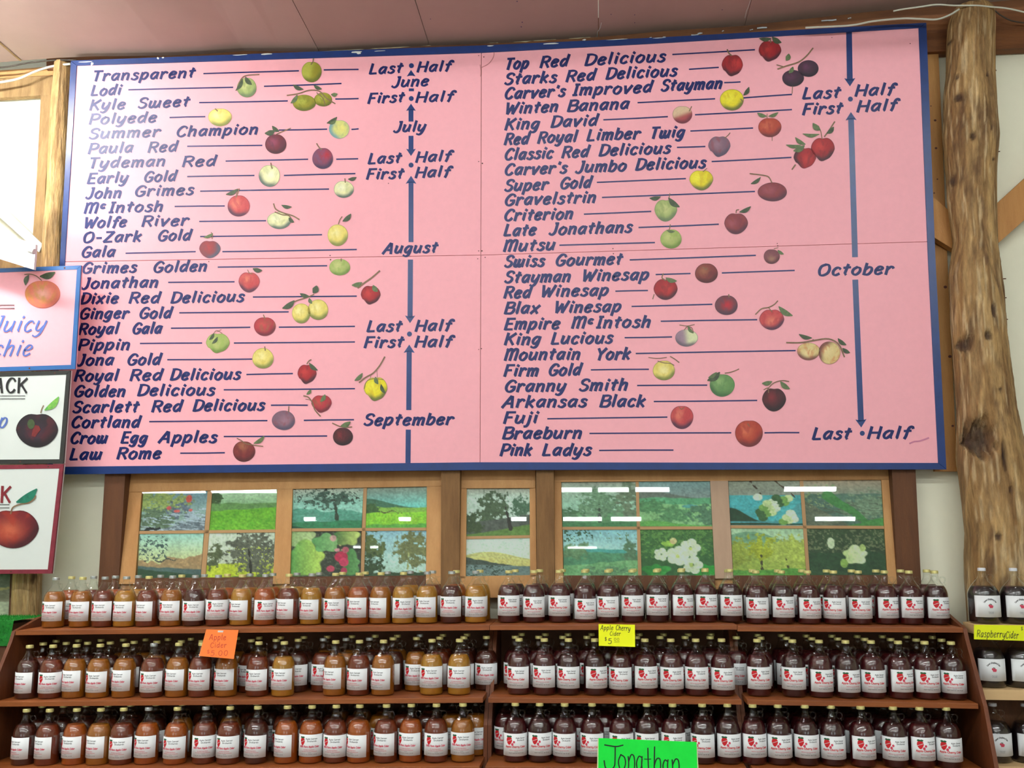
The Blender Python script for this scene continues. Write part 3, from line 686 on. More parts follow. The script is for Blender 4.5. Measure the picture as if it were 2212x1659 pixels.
PA(657, 222, 25, 17.5, 'ygreen', 'plain', [(2.6, (620, 206), (645, 202), (668, 195), (690, 197), (705, 212), (724, 224)), (1.8, (684, 200), (698, 213), (703, 229))], [(633, 183, 655, 193, 9, D_), (678, 184, 695, 192, 8, D_), (628, 223, 642, 205, 9), (715, 204, 729, 203, 9)])
PA(475, 253, 25.3, 19.5, 'yellow', 'round', [((465, 235), (470, 240))])
PA(732.6, 279, 22, 20.3, 'bluyel', 'round', [], [(706, 266, 728, 253, 9, D_), (712, 268, 726, 259, 6)], light=(.3, -.1), shade=(-.9, .3))
PA(595.7, 311, 23, 21.5, 'maroon', 'round', [(2, (597, 290), (610, 284), (628, 277))], [(572, 288, 594, 282, 12, D_), (588, 272, 603, 284, 9, D_)])
PA(697, 342, 22.4, 23, 'purred', 'round', [((684, 310), (689, 318), (695, 323))], light=(.3, -.3))
PA(582, 379.5, 23, 24, 'cream', 'round', [((585, 352), (586, 358), (588, 364))], light=(.1, -.1), shade=(-.5, .8))
PA(742.5, 408.8, 21.5, 18.5, 'cream', 'round', [((745, 386), (746, 394))], [(752, 387, 770, 383, 8, D_)])
PA(515.5, 444.6, 24, 23.3, 'coral', 'round', [((517, 408), (512, 418), (510, 426))], [(488, 420, 514, 408, 9, D_)], shade=(-.3, .9))
PA(603, 476, 26, 18.5, 'cream', 'plain', [(3, (591, 440), (596, 452), (612, 460), (632, 466), (646, 474)), (2.6, (594, 458), (610, 464), (624, 466), (632, 478))], [(608, 443, 630, 447, 8, D_), (624, 470, 635, 480, 8, D_)])
PA(729.4, 508, 22, 23.3, 'yellow', 'plain', [(2, (731, 484), (734, 475), (739, 468))], [(740, 478, 758, 462, 10, D_)])
PA(453, 538, 23, 19.5, 'darkred', 'heart', [(1.8, (458, 516), (459, 507), (456, 502))], [(440, 513, 460, 504, 7)], shade=(.8, .5), label='painted dull red apple')
PA(733.7, 577, 22.5, 18, 'green', 'round', [((737, 559), (737, 564))])
PA(538, 609, 23, 22.5, 'coral', 'heart', [(1.6, (535, 583), (538, 589), (545, 592))], [(546, 580, 566, 584, 10, D_)], shade=(-.2, .9))
PA(800.5, 637, 21.3, 21.3, 'red', 'taper', [(3.2, (773, 622), (787, 611), (800, 602), (810, 594), (820, 585))], [(760, 616, 782, 610, 10), (806, 616, 816, 630, 11)])
PA(650.7, 676.7, 20, 21.5, 'yellow', 'plain', [], shade=(.4, .8))
PA(687, 669, 22, 22, 'yellow', 'plain', [(2.4, (628, 655), (645, 648), (664, 642), (678, 636))], [(610, 666, 636, 649, 12, D_), (648, 634, 668, 640, 9, D_), (676, 633, 684, 617, 14, D_), (668, 644, 674, 656, 8)], shade=(.1, .95), label='painted pale yellow apple')
PA(572, 705, 23.5, 20.5, 'rosered', 'round', [((569, 680), (572, 687))])
PA(470.5, 741, 25.7, 22.5, 'green', 'taper', [(1.4, (460, 722), (468, 714), (480, 720)), (1.2, (470, 716), (478, 712))], [(452, 734, 462, 720, 7, D_), (458, 742, 470, 728, 7, D_)])
PA(568, 774, 23, 22, 'yellow', 'plain', [((572, 749), (573, 757))])
PA(663, 808, 20.5, 22, 'red', 'taper', [(2.4, (663, 786), (667, 780), (672, 777))], [(668, 784, 686, 800, 9, D_)], label='painted deep red tapering apple')
PA(811.5, 840, 25.5, 27, 'bright', 'taper', [(3, (776, 826), (790, 815), (806, 806), (820, 790), (831, 771)), (1, (801, 812), (799, 820)), (1, (814, 800), (815, 816)), (1.6, (787, 840), (792, 824), (808, 818), (828, 820))], [(766, 822, 783, 806, 9), (811, 814, 817, 830, 9), (823, 830, 832, 850, 8, D_)], label='painted bright yellow apple on a long twig')
PA(694.6, 872, 22, 20, 'rosered', 'taper', [(2.6, (656, 855), (666, 858), (675, 870), (680, 885), (692, 899)), (1, (660, 862), (672, 864))], [(662, 852, 672, 841, 7), (692, 868, 702, 852, 9)])
PA(612.5, 908, 25, 21, 'mauve', 'plain', [(2, (624, 878), (623, 890))], light=(.1, 0), label='painted greyish mauve apple')
PA(740.6, 943, 21.6, 19.5, 'dkmaroon', 'round', [(2.2, (718, 914), (734, 921), (748, 923), (760, 922))], [(736, 920, 757, 911, 11)])
PA(527, 975, 24, 22.5, 'brown', 'round', [(2, (512, 947), (522, 952), (530, 958), (552, 962), (568, 964))], [(548, 958, 571, 942, 9)], light=(-.1, -.5))
# right half
PA(1663, 110, 24.5, 23.5, 'red', 'taper', [((1664, 84), (1665, 92))], [(1640, 83, 1666, 83, 9, D_), (1668, 80, 1688, 92, 12, D_)], label='painted dark red tapering apple')
PA(1582, 141, 23, 24.5, 'red', 'taper', [(3, (1571, 107), (1574, 114), (1580, 120))], light=(.35, -.2), shade=(-.1, .9))
PA(1746, 148, 22.5, 18, 'plum', 'plain', [], label='painted dark plum purple fruit')
PA(1713, 169, 23.5, 18, 'plum', 'plain', [(3, (1680, 149), (1700, 142), (1725, 134), (1742, 121), (1756, 104)), (1.6, (1712, 186), (1711, 202)), (2, (1678, 140), (1692, 144))], [(1698, 131, 1704, 116, 11), (1704, 158, 1713, 144, 9)])
PA(1581, 215.5, 25.7, 23, 'bright', 'plain', [(2, (1600, 214), (1605, 220))], [(1606, 206, 1618, 188, 9, D_)], shade=(.3, .9), label='painted bright yellow apple')
PA(1474, 247.5, 21.3, 19, 'halfcream', 'round', [(2, (1489, 240), (1494, 230))], split=(-.4, -1))
PA(1663, 275, 25, 21, 'orangered', 'round', [(1.6, (1657, 246), (1657, 256)), (1.4, (1668, 296), (1668, 304))], [(1636, 244, 1656, 251, 9), (1660, 251, 1681, 243, 8)])
PA(1554, 316, 24, 23.5, 'mauve', 'taper', [(2, (1566, 298), (1573, 292), (1577, 287))], label='painted purple grey apple')
PA(1739, 341, 24.4, 23.5, 'red', 'taper', [(3, (1711, 366), (1718, 356))], [(1698, 313, 1730, 314, 8), (1718, 297, 1740, 312, 9), (1714, 326, 1738, 314, 12)], light=(.2, .1), shade=(-.9, 0))
PA(1777.6, 322, 25.7, 26.6, 'red', 'taper', [(1.8, (1776, 300), (1773, 284), (1768, 272)), (3, (1781, 295), (1792, 280), (1803, 263))], [(1734, 289, 1770, 290, 8), (1756, 266, 1772, 281, 12), (1786, 288, 1801, 274, 10, D_)])
PA(1515, 388.5, 25.7, 22.5, 'bright', 'heart', [(1.6, (1519, 371), (1524, 366), (1527, 364))], shade=(.3, .9), label='painted bright yellow heart shaped apple')
PA(1668.6, 414.5, 31.5, 20.4, 'oval', 'plain', [(2.4, (1620, 375), (1645, 378), (1660, 382), (1667, 394))], [(1622, 397, 1643, 383, 8, D_)])
PA(1438, 454, 24.5, 24.5, 'pgreen', 'heart', [(1.8, (1447, 418), (1445, 428))], [(1403, 428, 1427, 425, 9, D_), (1444, 427, 1468, 447, 12, D_)], light=(-.1, -.1))
PA(1590, 482.5, 25.7, 23.5, 'oval', 'heart', [(2, (1590, 460), (1591, 454), (1596, 453))], [(1597, 458, 1622, 446, 9, D_)], light=(-.4, 0))
PA(1449.5, 516, 23, 21, 'green', 'round', [(1.8, (1448, 485), (1446, 495), (1443, 499))], [(1440, 497, 1458, 500, 6)])
PA(1667, 554, 17.4, 16, 'dull', 'round', [(1.4, (1672, 537), (1681, 535))], [(1680, 540, 1693, 549, 7)], light=(0, .3))
PA(1526, 590, 24.7, 21.5, 'brown', 'round', [(1.6, (1518, 577), (1525, 582)), (1.2, (1526, 583), (1528, 578))], label='painted brownish red apple')
PA(1437.7, 624.5, 26, 23.5, 'red', 'heart', [(2.4, (1433, 591), (1430, 600), (1438, 606)), (2, (1410, 646), (1413, 636))], [(1438, 600, 1462, 607, 10)], light=(.1, 0))
PA(1569, 659, 24.7, 21.5, 'deepred', 'round', [((1574, 636), (1575, 642))], light=(.1, 0), label='painted dusky apple with a bright red centre')
PA(1667, 690, 27, 23, 'coral', 'heart', [(2.4, (1632, 679), (1645, 667), (1660, 664), (1672, 658), (1680, 650)), (1.8, (1660, 664), (1668, 674))], [(1682, 662, 1712, 682, 12)], light=(0, .2), shade=(.4, .8))
PA(1483, 730, 24.5, 18.5, 'halfmauve', 'plain', [(1.6, (1468, 702), (1485, 704), (1500, 701)), (1.6, (1478, 713), (1484, 706), (1494, 708), (1498, 718))], [(1486, 704, 1498, 720, 7)], split=(1, -.1), shade=(-.2, .9))
PA(1746.5, 759, 24.7, 19, 'york', 'plain', [], light=(-.1, .2), shade=(-.2, 1))
PA(1791.8, 762, 23.7, 24.7, 'york', 'plain', [(3, (1699, 740), (1730, 740), (1760, 735), (1790, 732), (1812, 744), (1824, 771)), (1.6, (1752, 737), (1757, 733))], [(1726, 722, 1754, 730, 9, D_), (1810, 731, 1828, 745, 9, D_), (1820, 752, 1836, 762, 9, D_)], shade=(-.9, -.5))
PA(1434, 800, 23.7, 21.5, 'yellow', 'round', [(1.4, (1401, 772), (1420, 774), (1440, 772)), (2.2, (1448, 770), (1458, 776), (1467, 783)), (1.8, (1421, 780), (1435, 784), (1448, 785), (1456, 789))], light=(0, 0))
PA(1560, 832, 27, 24.7, 'grgreen', 'round', [(2, (1566, 806), (1578, 804), (1590, 800), (1596, 797))], [(1528, 822, 1555, 804, 14, D_), (1530, 816, 1548, 804, 8)], shade=(-.4, .8), label='painted green apple')
PA(1672, 863, 26, 26, 'dkmaroon', 'heart', [(2, (1660, 848), (1659, 838), (1650, 842)), (2, (1658, 840), (1672, 827), (1690, 822), (1704, 824))], [(1646, 828, 1668, 824, 10), (1686, 824, 1706, 840, 11)], label='painted near black maroon apple')
PA(1473, 901, 24.7, 25.3, 'coral', 'round', [(1.6, (1467, 879), (1472, 884), (1478, 880))], shade=(0, 1))
PA(1618, 936, 30, 29, 'orangered', 'round', [(1.8, (1615, 915), (1619, 921))], label='painted large orange red apple')

# ------------------------------------------------------------------ small signs at left
def small_sign(label, poly, bw, mborder, mface, Y):
    pl = vplane(Y); c = np.mean([pl.at(*p) for p in poly], 0)
    r = thing('hand_painted_sign', label, 'sign', (c[0], Y, pl.at(*poly[3])[2]), 'small apple signs at left edge')
    MB().slab([pl.at(*p) for p in poly], (0, .02, 0)).build('sign_face', mface, r)
    (x0, y0), (x1, y1), (x2, y2), (x3, y3) = poly
    P = [(x0, y0), (x1, y1), (x2, y2), (x3, y3)]; I = [(x0+bw, y0+bw), (x1-bw, y1+bw), (x2-bw, y2-bw), (x3+bw, y3-bw)]
    for i in range(4):
        j = (i+1) % 4
        MB().slab([pl.at(*q, off=.002) for q in (P[i], P[j], I[j], I[i])], (0, .01, 0)).build('sign_border', mborder, r)
    mb = MB()
    for i in (0, 2):
        a, b = P[i], P[i+1]
        for t in (.93, .2):
            x = a[0]+(b[0]-a[0])*t; y = a[1]+(b[1]-a[1])*t+(bw/2 if i == 0 else -bw/2)
            mb.add([pl.at(x+2*math.cos(q), y+2*math.sin(q), .0035) for q in np.linspace(0, 5.5, 7)], [tuple(range(6, -1, -1))])
    mb.build('screw_head', m_nail, r)
    return r, pl
YS = -.3
r, pl = small_sign('pink sign with light blue border and orange apple, topmost of three at left', [(-330, 592), (175, 573), (162, 797), (-330, 812)], 9, m_ltblue, m_pink, YS)
PA(92, 635, 38, 30, 'signorange', 'round', [(2, (53, 593), (64, 592), (78, 596), (90, 606))], [(86, 597, 119, 588, 14, m_leafd), (62, 594, 55, 616, 10, m_leafd)], plane=pl, off=.003, parent=r, light=(.0, 0), shade=(.9, .3), label='painted orange and pink apple', NR=12)
mm = lambda q: pl.at(q[0], q[1], .003)
mb = MB(); write(mb, 'Juicy', -22, 107, 717, -.01, 34, mm, pen=.13, shear=.4); mb.build('lettering', m_periw, r)
mb = MB(); write(mb, 'Crunchie', -118, 76, 770, -.01, 34, mm, pen=.13, shear=.4); mb.build('lettering', m_periw, r)
mb = MB()
for y in (660, 667): ribbon(mb, [(-150, y), (31, y-1)], lambda q: 1.5, mm)
mb.build('rule_line', m_ink, r)
r, pl = small_sign('white sign with black border and black apple, middle of three at left', [(-330, 815), (152, 800), (137, 1001), (-330, 1004)], 9, m_black, m_signwhite, YS-.001)
mm2 = lambda q, p=pl: p.at(q[0], q[1], .003)
mb = MB(); write(mb, 'BLACK', -62, 60, 848, 0, 31, mm2, pen=.17, shear=.05); mb.build('lettering', m_ink, r)
mb = MB(); write(mb, 'Crisp', -78, 20, 924, 0, 32, mm2, pen=.13, shear=.3); mb.build('lettering', m_periw, r)
mb = MB()
for y in (855.5, 862): ribbon(mb, [(-110, y), (54, y-.4)], lambda q: 1.4, mm2)
mb.build('rule_line', m_ink, r)
PA(80, 929, 45.5, 38, 'black', 'heart', [(2.2, (88, 892), (90, 884), (94, 876))], [(96, 886, 127, 857, 13, mat('painted_leaf_bright', srgb(60, 160, 70), .5, col2=srgb(150, 200, 80), scale=60))], plane=pl, off=.003, parent=r, light=(-.1, .15), label='painted black apple', NR=12)
mb = MB()
for (x, y, rx, ry) in ((67, 916, 8, 11),): mb.add([pl.at(x+rx*math.cos(a), y+ry*math.sin(a), .0042) for a in np.linspace(0, 5.9, 12)], [tuple(range(11, -1, -1))])
mb.build('green_patch', mat('dark_green_paint', srgb(66, 88, 50), .5, var=.3, scale=80), r)
mb = MB().add([pl.at(x, y, .0044) for x, y in ((76, 918), (84, 920), (88, 928), (80, 938), (76, 944), (68, 942), (70, 930))], [tuple(range(6, -1, -1))])
mb.build('red_patch', mat('dark_red_paint', srgb(124, 34, 36), .5, var=.3, scale=80), r)
r, pl = small_sign('white sign with maroon border and big red apple, lowest of three at left', [(-330, 1008), (137, 1003), (112, 1239), (-330, 1241)], 9, m_maroon, m_signwhite, YS-.002)
mm3 = lambda q, p=pl: p.at(q[0], q[1], .003)
mb = MB(); write(mb, 'YORK', -78, 24, 1085, 0, 34, mm3, pen=.17, shear=.05); mb.build('lettering', m_redpaint, r)
mb = MB()
for y in (1090, 1097): ribbon(mb, [(-110, y), (20, y)], lambda q: 1.4, mm3)
mb.build('rule_line', m_ink, r)
PA(28, 1142, 56, 43, 'signred', 'heart', [(3, (23, 1110), (28, 1096), (45, 1089), (62, 1086), (74, 1078), (77, 1071))], [(35, 1085, 80, 1056, 18, mat('painted_leaf_teal', srgb(10, 96, 76), .5, col2=srgb(30, 140, 110), scale=50))], plane=pl, off=.003, parent=r, light=(-.15, .1), shade=(.6, .5), label='painted large dark red apple', NR=12)

# ------------------------------------------------------------------ framed pictures behind glass, leaning back a little
AL = math.radians(6.)
WP = Plane((0, -.085, 1.26), (0, -math.cos(AL), math.sin(AL)))
def wslab(mb, poly, off, th): return mb.slab([WP.at(*p, off=off) for p in poly], -WP.n*th)
def wpart(name, poly, off, th, mt, parent): return wslab(MB(), poly, off, th).build(name, mt, parent)

def picture(spec, nx, ny, seed):
    """paint a small landscape: list of operations on a colour grid (row 0 on top)"""
    X, Y = np.meshgrid(np.linspace(0, 1, nx), np.linspace(0, 1, ny)); im = np.zeros((ny, nx, 3))
    K = lambda c: np.array(srgb(*c))
    def mixc(mask, col): 
        nonlocal im
        im = im*(1-mask[..., None])+col*mask[..., None]
    for op in spec:
        o = op[0]
        if o == 'sky':
            t = np.clip(Y/op[3], 0, 1)[..., None]; im = K(op[1])*(1-t)+K(op[2])*t
        elif o == 'land':        # y0 at left, y1 at right, colours near / far, roughness
            _, y0, y1, ca, cb, rough = op; edge = y0+(y1-y0)*X+rough*(fbm(X*6, X*0+3, seed)-.5)
            mask = np.clip((Y-edge)*ny, 0, 1); n = fbm(X*22, Y*22, seed+4)[..., None]
            mixc(mask, K(ca)*(1-n)+K(cb)*n)
        elif o == 'hill':
            _, cx, w_, top, base, c = op; edge = base-(base-top)*np.exp(-((X-cx)/w_)**2); mixc(np.clip((Y-edge)*ny, 0, 1)*(Y < base+.04), K(c))
        elif o == 'tree':        # cx cy rx ry colours density
            _, cx, cy, rx, ry, ca, cb, dn = op; d = ((X-cx)/rx)**2+((Y-cy)/ry)**2; n = fbm(X*19+cx*9, Y*15, seed+7, 6)
            mask = np.clip((1.15-d+(n-.5)*3.2-(1-dn)*1.2)*3, 0, 1); n2 = fbm(X*34, Y*34, seed+8, 3)[..., None]
            mixc(mask, K(ca)*(1-n2)+K(cb)*n2)
        elif o == 'fleck':       # scattered leaves over a box
            _, x0, x1, y0, y1, c, dn = op; n = fbm(X*34, Y*26, seed+int(x0*50)+11, 4)
            mixc((n > 1-dn)*((X > x0) & (X < x1) & (Y > y0) & (Y < y1))*1., K(c))
        elif o == 'branch':
            _, x0, y0, x1, y1, w_, c = op; dx, dy = x1-x0, y1-y0; t = np.clip(((X-x0)*dx+(Y-y0)*dy)/(dx*dx+dy*dy), 0, 1)
            d = np.hypot((X-x0-t*dx)*1.4, Y-y0-t*dy-.03*np.sin(t*9)); mixc((d < w_*(1-.5*t))*1., K(c))
        elif o == 'blob':
            _, cx, cy, rx, ry, c = op; mixc(np.clip((1-((X-cx)/rx)**2-((Y-cy)/ry)**2)*5, 0, 1), K(c))
        elif o == 'leafy':       # big leaf with light vein
            _, cx, cy, rx, ry, ca, cb = op; d = ((X-cx)/rx)**2+((Y-cy)/ry)**2+.25*np.sin(5*np.arctan2(Y-cy, X-cx)); g = np.clip((X-cx)/rx*.5+.5, 0, 1)[..., None]
            mixc(np.clip((1-d)*6, 0, 1), K(ca)*(1-g)+K(cb)*g)
        elif o == 'streak':
            _, y0, y1, c, dn = op; n = fbm(X*5+Y*9, Y*34-X*9, seed+21, 3); mixc((n > 1-dn)*((Y > y0+.25*(.5-X)) & (Y < y1))*.85, K(c))
    g = fbm(X*40, Y*30, seed+77, 4)[..., None]; g1 = fbm(X*7, Y*5, seed+78, 3)[..., None]
    return im*(.55+.9*g)*(.8+.4*g1)

def photo_print(parent, quad, spec, seed, label):
    (ax, ay), (bx, by), (cx, cy), (dx, dy) = quad      # tl tr br bl
    nx, ny = 84, 62; im = picture(spec, nx, ny, seed)
    v = []
    for j in range(ny):
        t = j/(ny-1)
        for i in range(nx):
            s = i/(nx-1)
            x = (ax*(1-s)+bx*s)*(1-t)+(dx*(1-s)+cx*s)*t; y = (ay*(1-s)+by*s)*(1-t)+(dy*(1-s)+cy*s)*t
            v.append(WP.at(x, y, -.012))
    f = [(j*nx+i, (j+1)*nx+i, (j+1)*nx+i+1, j*nx+i+1) for j in range(ny-1) for i in range(nx-1)]
    n0 = len(v); cor = [0, nx-1, nx*ny-1, nx*(ny-1)]; v += [v[c]-WP.n*.002 for c in cor]
    f += [(cor[i], cor[(i+1) % 4], n0+(i+1) % 4, n0+i) for i in range(4)]+[(n0, n0+1, n0+2, n0+3)]
    cols = np.concatenate([np.clip(im.reshape(-1, 3)*1.3, 0, .92), np.full((4, 3), .8)])
    o = link_mesh('photo_print', v, f, m_photo, parent, cols=cols); o['label'] = label

def window(n, outer, header_y, stiles, rail, munt, prints, panes, backs):
    c = WP.at(sum(p[0] for p in outer)/4, outer[2][1])
    r = thing('window_%d' % n, None, None, (c[0], c[1], c[2]-.02), kind='structure')
    for nm, poly, off, mt in stiles: wpart(nm, poly, off, .035, mt, r)
    for poly in rail: wpart('rail', poly, .0, .03, m_dark if n != 2 else m_tan, r)
    for poly in munt: wpart('muntin', poly, -.006, .008, m_muntin, r)
    for q, spec, sd, lb in prints: photo_print(r, q, spec, sd, lb)
    for poly in panes: wpart('glass_pane', poly, -.002, .002, m_pane, r)
    for poly in backs: wpart('backing_board', poly, -.02, .006, m_tan, r)
    return r
SK = (150, 196, 190)
p_ = {}
p_['A1'] = [('sky', (120, 150, 170), (150, 170, 150), 1), ('tree', .3, .25, .5, .35, (90, 120, 80), (190, 196, 110), .8), ('tree', .25, .7, .35, .3, (60, 76, 70), (120, 140, 110), .8), ('tree', .6, .5, .3, .3, (60, 70, 90), (120, 130, 150), .5), ('land', 1.1, .62, (60, 70, 86), (150, 160, 176), .1), ('streak', .55, 1.1, (176, 186, 204), .45), ('blob', .72, .2, .05, .1, (214, 80, 70)), ('blob', .42, .42, .04, .05, (206, 84, 90)), ('blob', .55, .5, .05, .04, (210, 90, 90)), ('blob', .76, .48, .03, .04, (210, 90, 90)), ('branch', 0, 1, .3, .9, .06, (30, 34, 40))]
p_['A2'] = [('sky', (196, 220, 190), (130, 170, 120), .4), ('tree', .05, .2, .14, .35, (40, 60, 36), (70, 96, 50), .9), ('land', .3, .32, (84, 120, 70), (110, 150, 84), .08), ('land', .5, .42, (70, 140, 30), (130, 190, 50), .05), ('land', .75, .7, (60, 140, 24), (140, 200, 60), .2)]
p_['A3'] = [('sky', (160, 206, 200), (206, 206, 150), .6), ('fleck', 0, .45, .05, .6, (70, 90, 90), .42), ('land', .62, .5, (150, 120, 90), (190, 150, 110), .25), ('branch', .1, .6, .5, .35, .015, (60, 60, 60)), ('branch', .3, .6, .6, .55, .02, (60, 60, 60)), ('land', .7, .78, (60, 84, 90), (90, 110, 110), .04), ('land', .76, .9, (34, 60, 44), (50, 80, 56), .04)]
p_['A4'] = [('sky', (214, 222, 206), (206, 206, 190), .7), ('land', .66, .62, (180, 190, 40), (210, 216, 70), .02), ('tree', .1, .5, .16, .3, (60, 66, 50), (110, 116, 80), .6), ('tree', .72, .45, .42, .5, (64, 62, 60), (120, 120, 104), .85), ('fleck', .3, 1, .3, 1, (190, 196, 90), .3), ('branch', .68, .95, .6, .2, .04, (46, 42, 38)), ('land', .98, .86, (110, 130, 70), (70, 84, 60), .1)]
p_['B1'] = [('sky', (186, 176, 166), (150, 196, 186), .35), ('land', .5, .6, (110, 170, 156), (60, 130, 110), .2), ('tree', .5, .3, .42, .3, (40, 60, 56), (80, 110, 96), .5), ('fleck', 0, 1, 0, .35, (50, 56, 50), .36), ('branch', .66, .95, .6, .3, .05, (50, 60, 50)), ('land', .82, .8, (40, 110, 80), (60, 140, 96), .05), ('land', .9, 1.3, (30, 70, 56), (40, 90, 66), .1)]
p_['B2'] = [('sky', (150, 150, 140), (120, 200, 196), .5), ('hill', .0, .5, .28, .52, (70, 110, 90)), ('land', .48, .5, (120, 170, 70), (150, 180, 80), .06), ('tree', .06, .55, .14, .14, (50, 80, 50), (80, 110, 60), .9), ('land', .62, .6, (110, 190, 50), (170, 210, 60), .05), ('branch', .25, .6, .6, .62, .012, (90, 80, 50)), ('land', .9, .88, (80, 150, 60), (110, 180, 80), .08)]
p_['B3'] = [('sky', (54, 56, 50), (60, 64, 56), 1), ('fleck', 0, 1, 0, 1, (90, 94, 80), .35), ('leafy', .14, .12, .2, .22, (150, 176, 120), (190, 204, 150)), ('leafy', .2, .6, .27, .4, (70, 150, 80), (190, 210, 100)), ('leafy', .5, .25, .2, .2, (90, 150, 90), (140, 180, 120)), ('leafy', .8, .12, .18, .2, (60, 110, 60), (196, 206, 120)), ('leafy', .86, .7, .12, .3, (60, 120, 60), (110, 160, 100)), ('branch', .7, .3, .78, .6, .02, (170, 160, 110)), ('blob', .72, .55, .1, .12, (190, 40, 80)), ('blob', .76, .66, .07, .1, (206, 60, 100)), ('blob', .57, .8, .06, .07, (190, 60, 90)), ('blob', .76, .85, .05, .08, (180, 50, 90)), ('blob', .6, .15, .05, .07, (200, 150, 150)), ('blob', .78, .4, .05, .07, (190, 90, 110)), ('blob', .66, .4, .04, .04, (206, 140, 150))]
p_['B4'] = [('sky', (150, 190, 214), (196, 224, 214), .8), ('tree', .1, .35, .24, .35, (70, 84, 50), (110, 120, 70), .8), ('tree', .1, .8, .24, .3, (40, 60, 40), (70, 90, 56), .8), ('tree', .78, .4, .3, .42, (96, 96, 60), (140, 140, 96), .8), ('branch', .7, 1, .72, .3, .03, (170, 170, 110)), ('branch', .72, .96, 1, .82, .02, (190, 190, 120)), ('land', .88, .86, (40, 66, 44), (60, 84, 60), .1)]
p_['M1'] = [('sky', (176, 170, 160), (206, 220, 210), .2), ('tree', .4, .45, .26, .42, (56, 72, 52), (96, 112, 84), .85), ('tree', .86, .4, .2, .3, (60, 90, 70), (90, 120, 96), .8), ('land', .7, .55, (70, 74, 70), (100, 100, 96), .06), ('tree', .1, .75, .2, .25, (50, 64, 44), (80, 94, 60), .8), ('land', .96, .76, (110, 140, 70), (90, 120, 60), .04), ('branch', .7, .84, .62, .4, .05, (50, 42, 40))]
p_['M2'] = [('sky', (214, 232, 222), (226, 236, 220), .4), ('hill', .35, .55, .34, .6, (206, 196, 130)), ('land', .46, .56, (206, 190, 110), (220, 206, 140), .04), ('land', .46, .8, (60, 70, 66), (80, 88, 80), .1), ('land', .66, .72, (100, 116, 120), (130, 150, 150), .03), ('fleck', 0, .7, .7, 1, (60, 76, 70), .4)]
p_['C1'] = [('sky', (160, 160, 148), (170, 206, 186), .5), ('land', .68, .66, (90, 140, 100), (120, 170, 120), .05), ('tree', .5, .5, .32, .34, (70, 104, 78), (136, 170, 136), .85), ('tree', .88, .35, .18, .45, (76, 100, 76), (130, 140, 116), .75), ('tree', .12, .75, .2, .18, (60, 96, 70), (90, 130, 90), .8), ('branch', .5, .9, .5, .5, .04, (60, 70, 60)), ('land', .9, .88, (60, 110, 76), (80, 140, 90), .04)]
p_['C2'] = [('sky', (130, 160, 164), (140, 150, 150), .4), ('hill', .1, .5, .2, .4, (110, 116, 110)), ('land', .36, .38, (80, 150, 110), (110, 176, 130), .05), ('land', .5, .52, (130, 176, 120), (150, 196, 140), .05), ('blob', .7, .56, .12, .04, (90, 160, 160)), ('tree', .15, .55, .2, .16, (60, 110, 76), (100, 150, 100), .8), ('tree', .45, .75, .3, .2, (70, 120, 84), (110, 160, 110), .8), ('tree', .9, .75, .25, .3, (60, 100, 76), (110, 150, 120), .8), ('land', .86, 1., (90, 160, 84), (120, 180, 90), .08)]
p_['C3'] = [('sky', (140, 190, 206), (176, 214, 216), .4), ('land', .38, .42, (80, 160, 160), (90, 170, 160), .04), ('land', .44, .5, (76, 130, 100), (100, 156, 120), .06), ('tree', .16, .45, .22, .2, (80, 120, 84), (130, 160, 120), .8), ('fleck', 0, .4, 0, .25, (60, 90, 70), .42), ('fleck', .5, 1, 0, .2, (110, 130, 90), .3), ('tree', .9, .5, .12, .3, (70, 100, 76), (110, 140, 110), .7), ('land', .75, .62, (90, 150, 100), (150, 196, 140), .1), ('tree', .6, .9, .4, .16, (70, 110, 80), (130, 170, 130), .7)]
p_['C4'] = [('sky', (66, 110, 56), (50, 96, 54), 1), ('fleck', 0, 1, 0, .6, (96, 140, 70), .45), ('leafy', .2, .85, .2, .12, (40, 120, 50), (60, 160, 70)), ('leafy', .85, .85, .25, .12, (30, 130, 50), (50, 170, 60)), ('leafy', .38, .3, .1, .06, (150, 190, 80), (170, 206, 90))]+[('blob', cx+rr*math.cos(a)*.7, cy+rr*math.sin(a), rr*.62, rr*.8, (232, 240, 206)) for cx, cy, rr in ((.5, .55, .12), (.68, .38, .11), (.7, .74, .11), (.28, .52, .08)) for a in np.linspace(0, 5, 5)]+[('blob', .5, .56, .03, .04, (206, 216, 130)), ('blob', .68, .4, .025, .035, (206, 216, 120)), ('blob', .68, .74, .03, .05, (190, 206, 110)), ('blob', .45, .24, .05, .07, (214, 190, 140))]
p_['D1'] = [('sky', (150, 150, 136), (150, 150, 140), .3), ('land', .33, .33, (60, 160, 176), (90, 180, 186), .02), ('hill', .0, .3, .6, .95, (36, 66, 44)), ('hill', 1., .2, .5, .9, (80, 150, 160)), ('branch', .3, 0, .5, .45, .03, (70, 50, 40)), ('branch', .65, 0, 1, .5, .03, (80, 60, 44))]+[('blob', .4+.5*((i*37) % 100)/100, .38+.55*((i*61) % 100)/100, .07, .08, ((226, 234, 206), (206, 220, 160), (120, 160, 80), (60, 96, 56))[i % 4]) for i in range(26)]
p_['D2'] = [('sky', (176, 150, 130), (150, 160, 146), .4), ('land', .3, .3, (90, 110, 106), (84, 120, 100), .06), ('tree', .82, .6, .35, .35, (90, 110, 90), (150, 170, 144), .8), ('land', .45, 1.4, (120, 120, 100), (90, 100, 84), .02), ('streak', .5, 1.2, (90, 96, 84), .4), ('fleck', 0, .4, .1, .6, (140, 156, 116), .4), ('branch', .3, .35, .85, 1, .11, (70, 130, 70)), ('land', 1.2, .8, (60, 130, 64), (90, 150, 80), .05)]
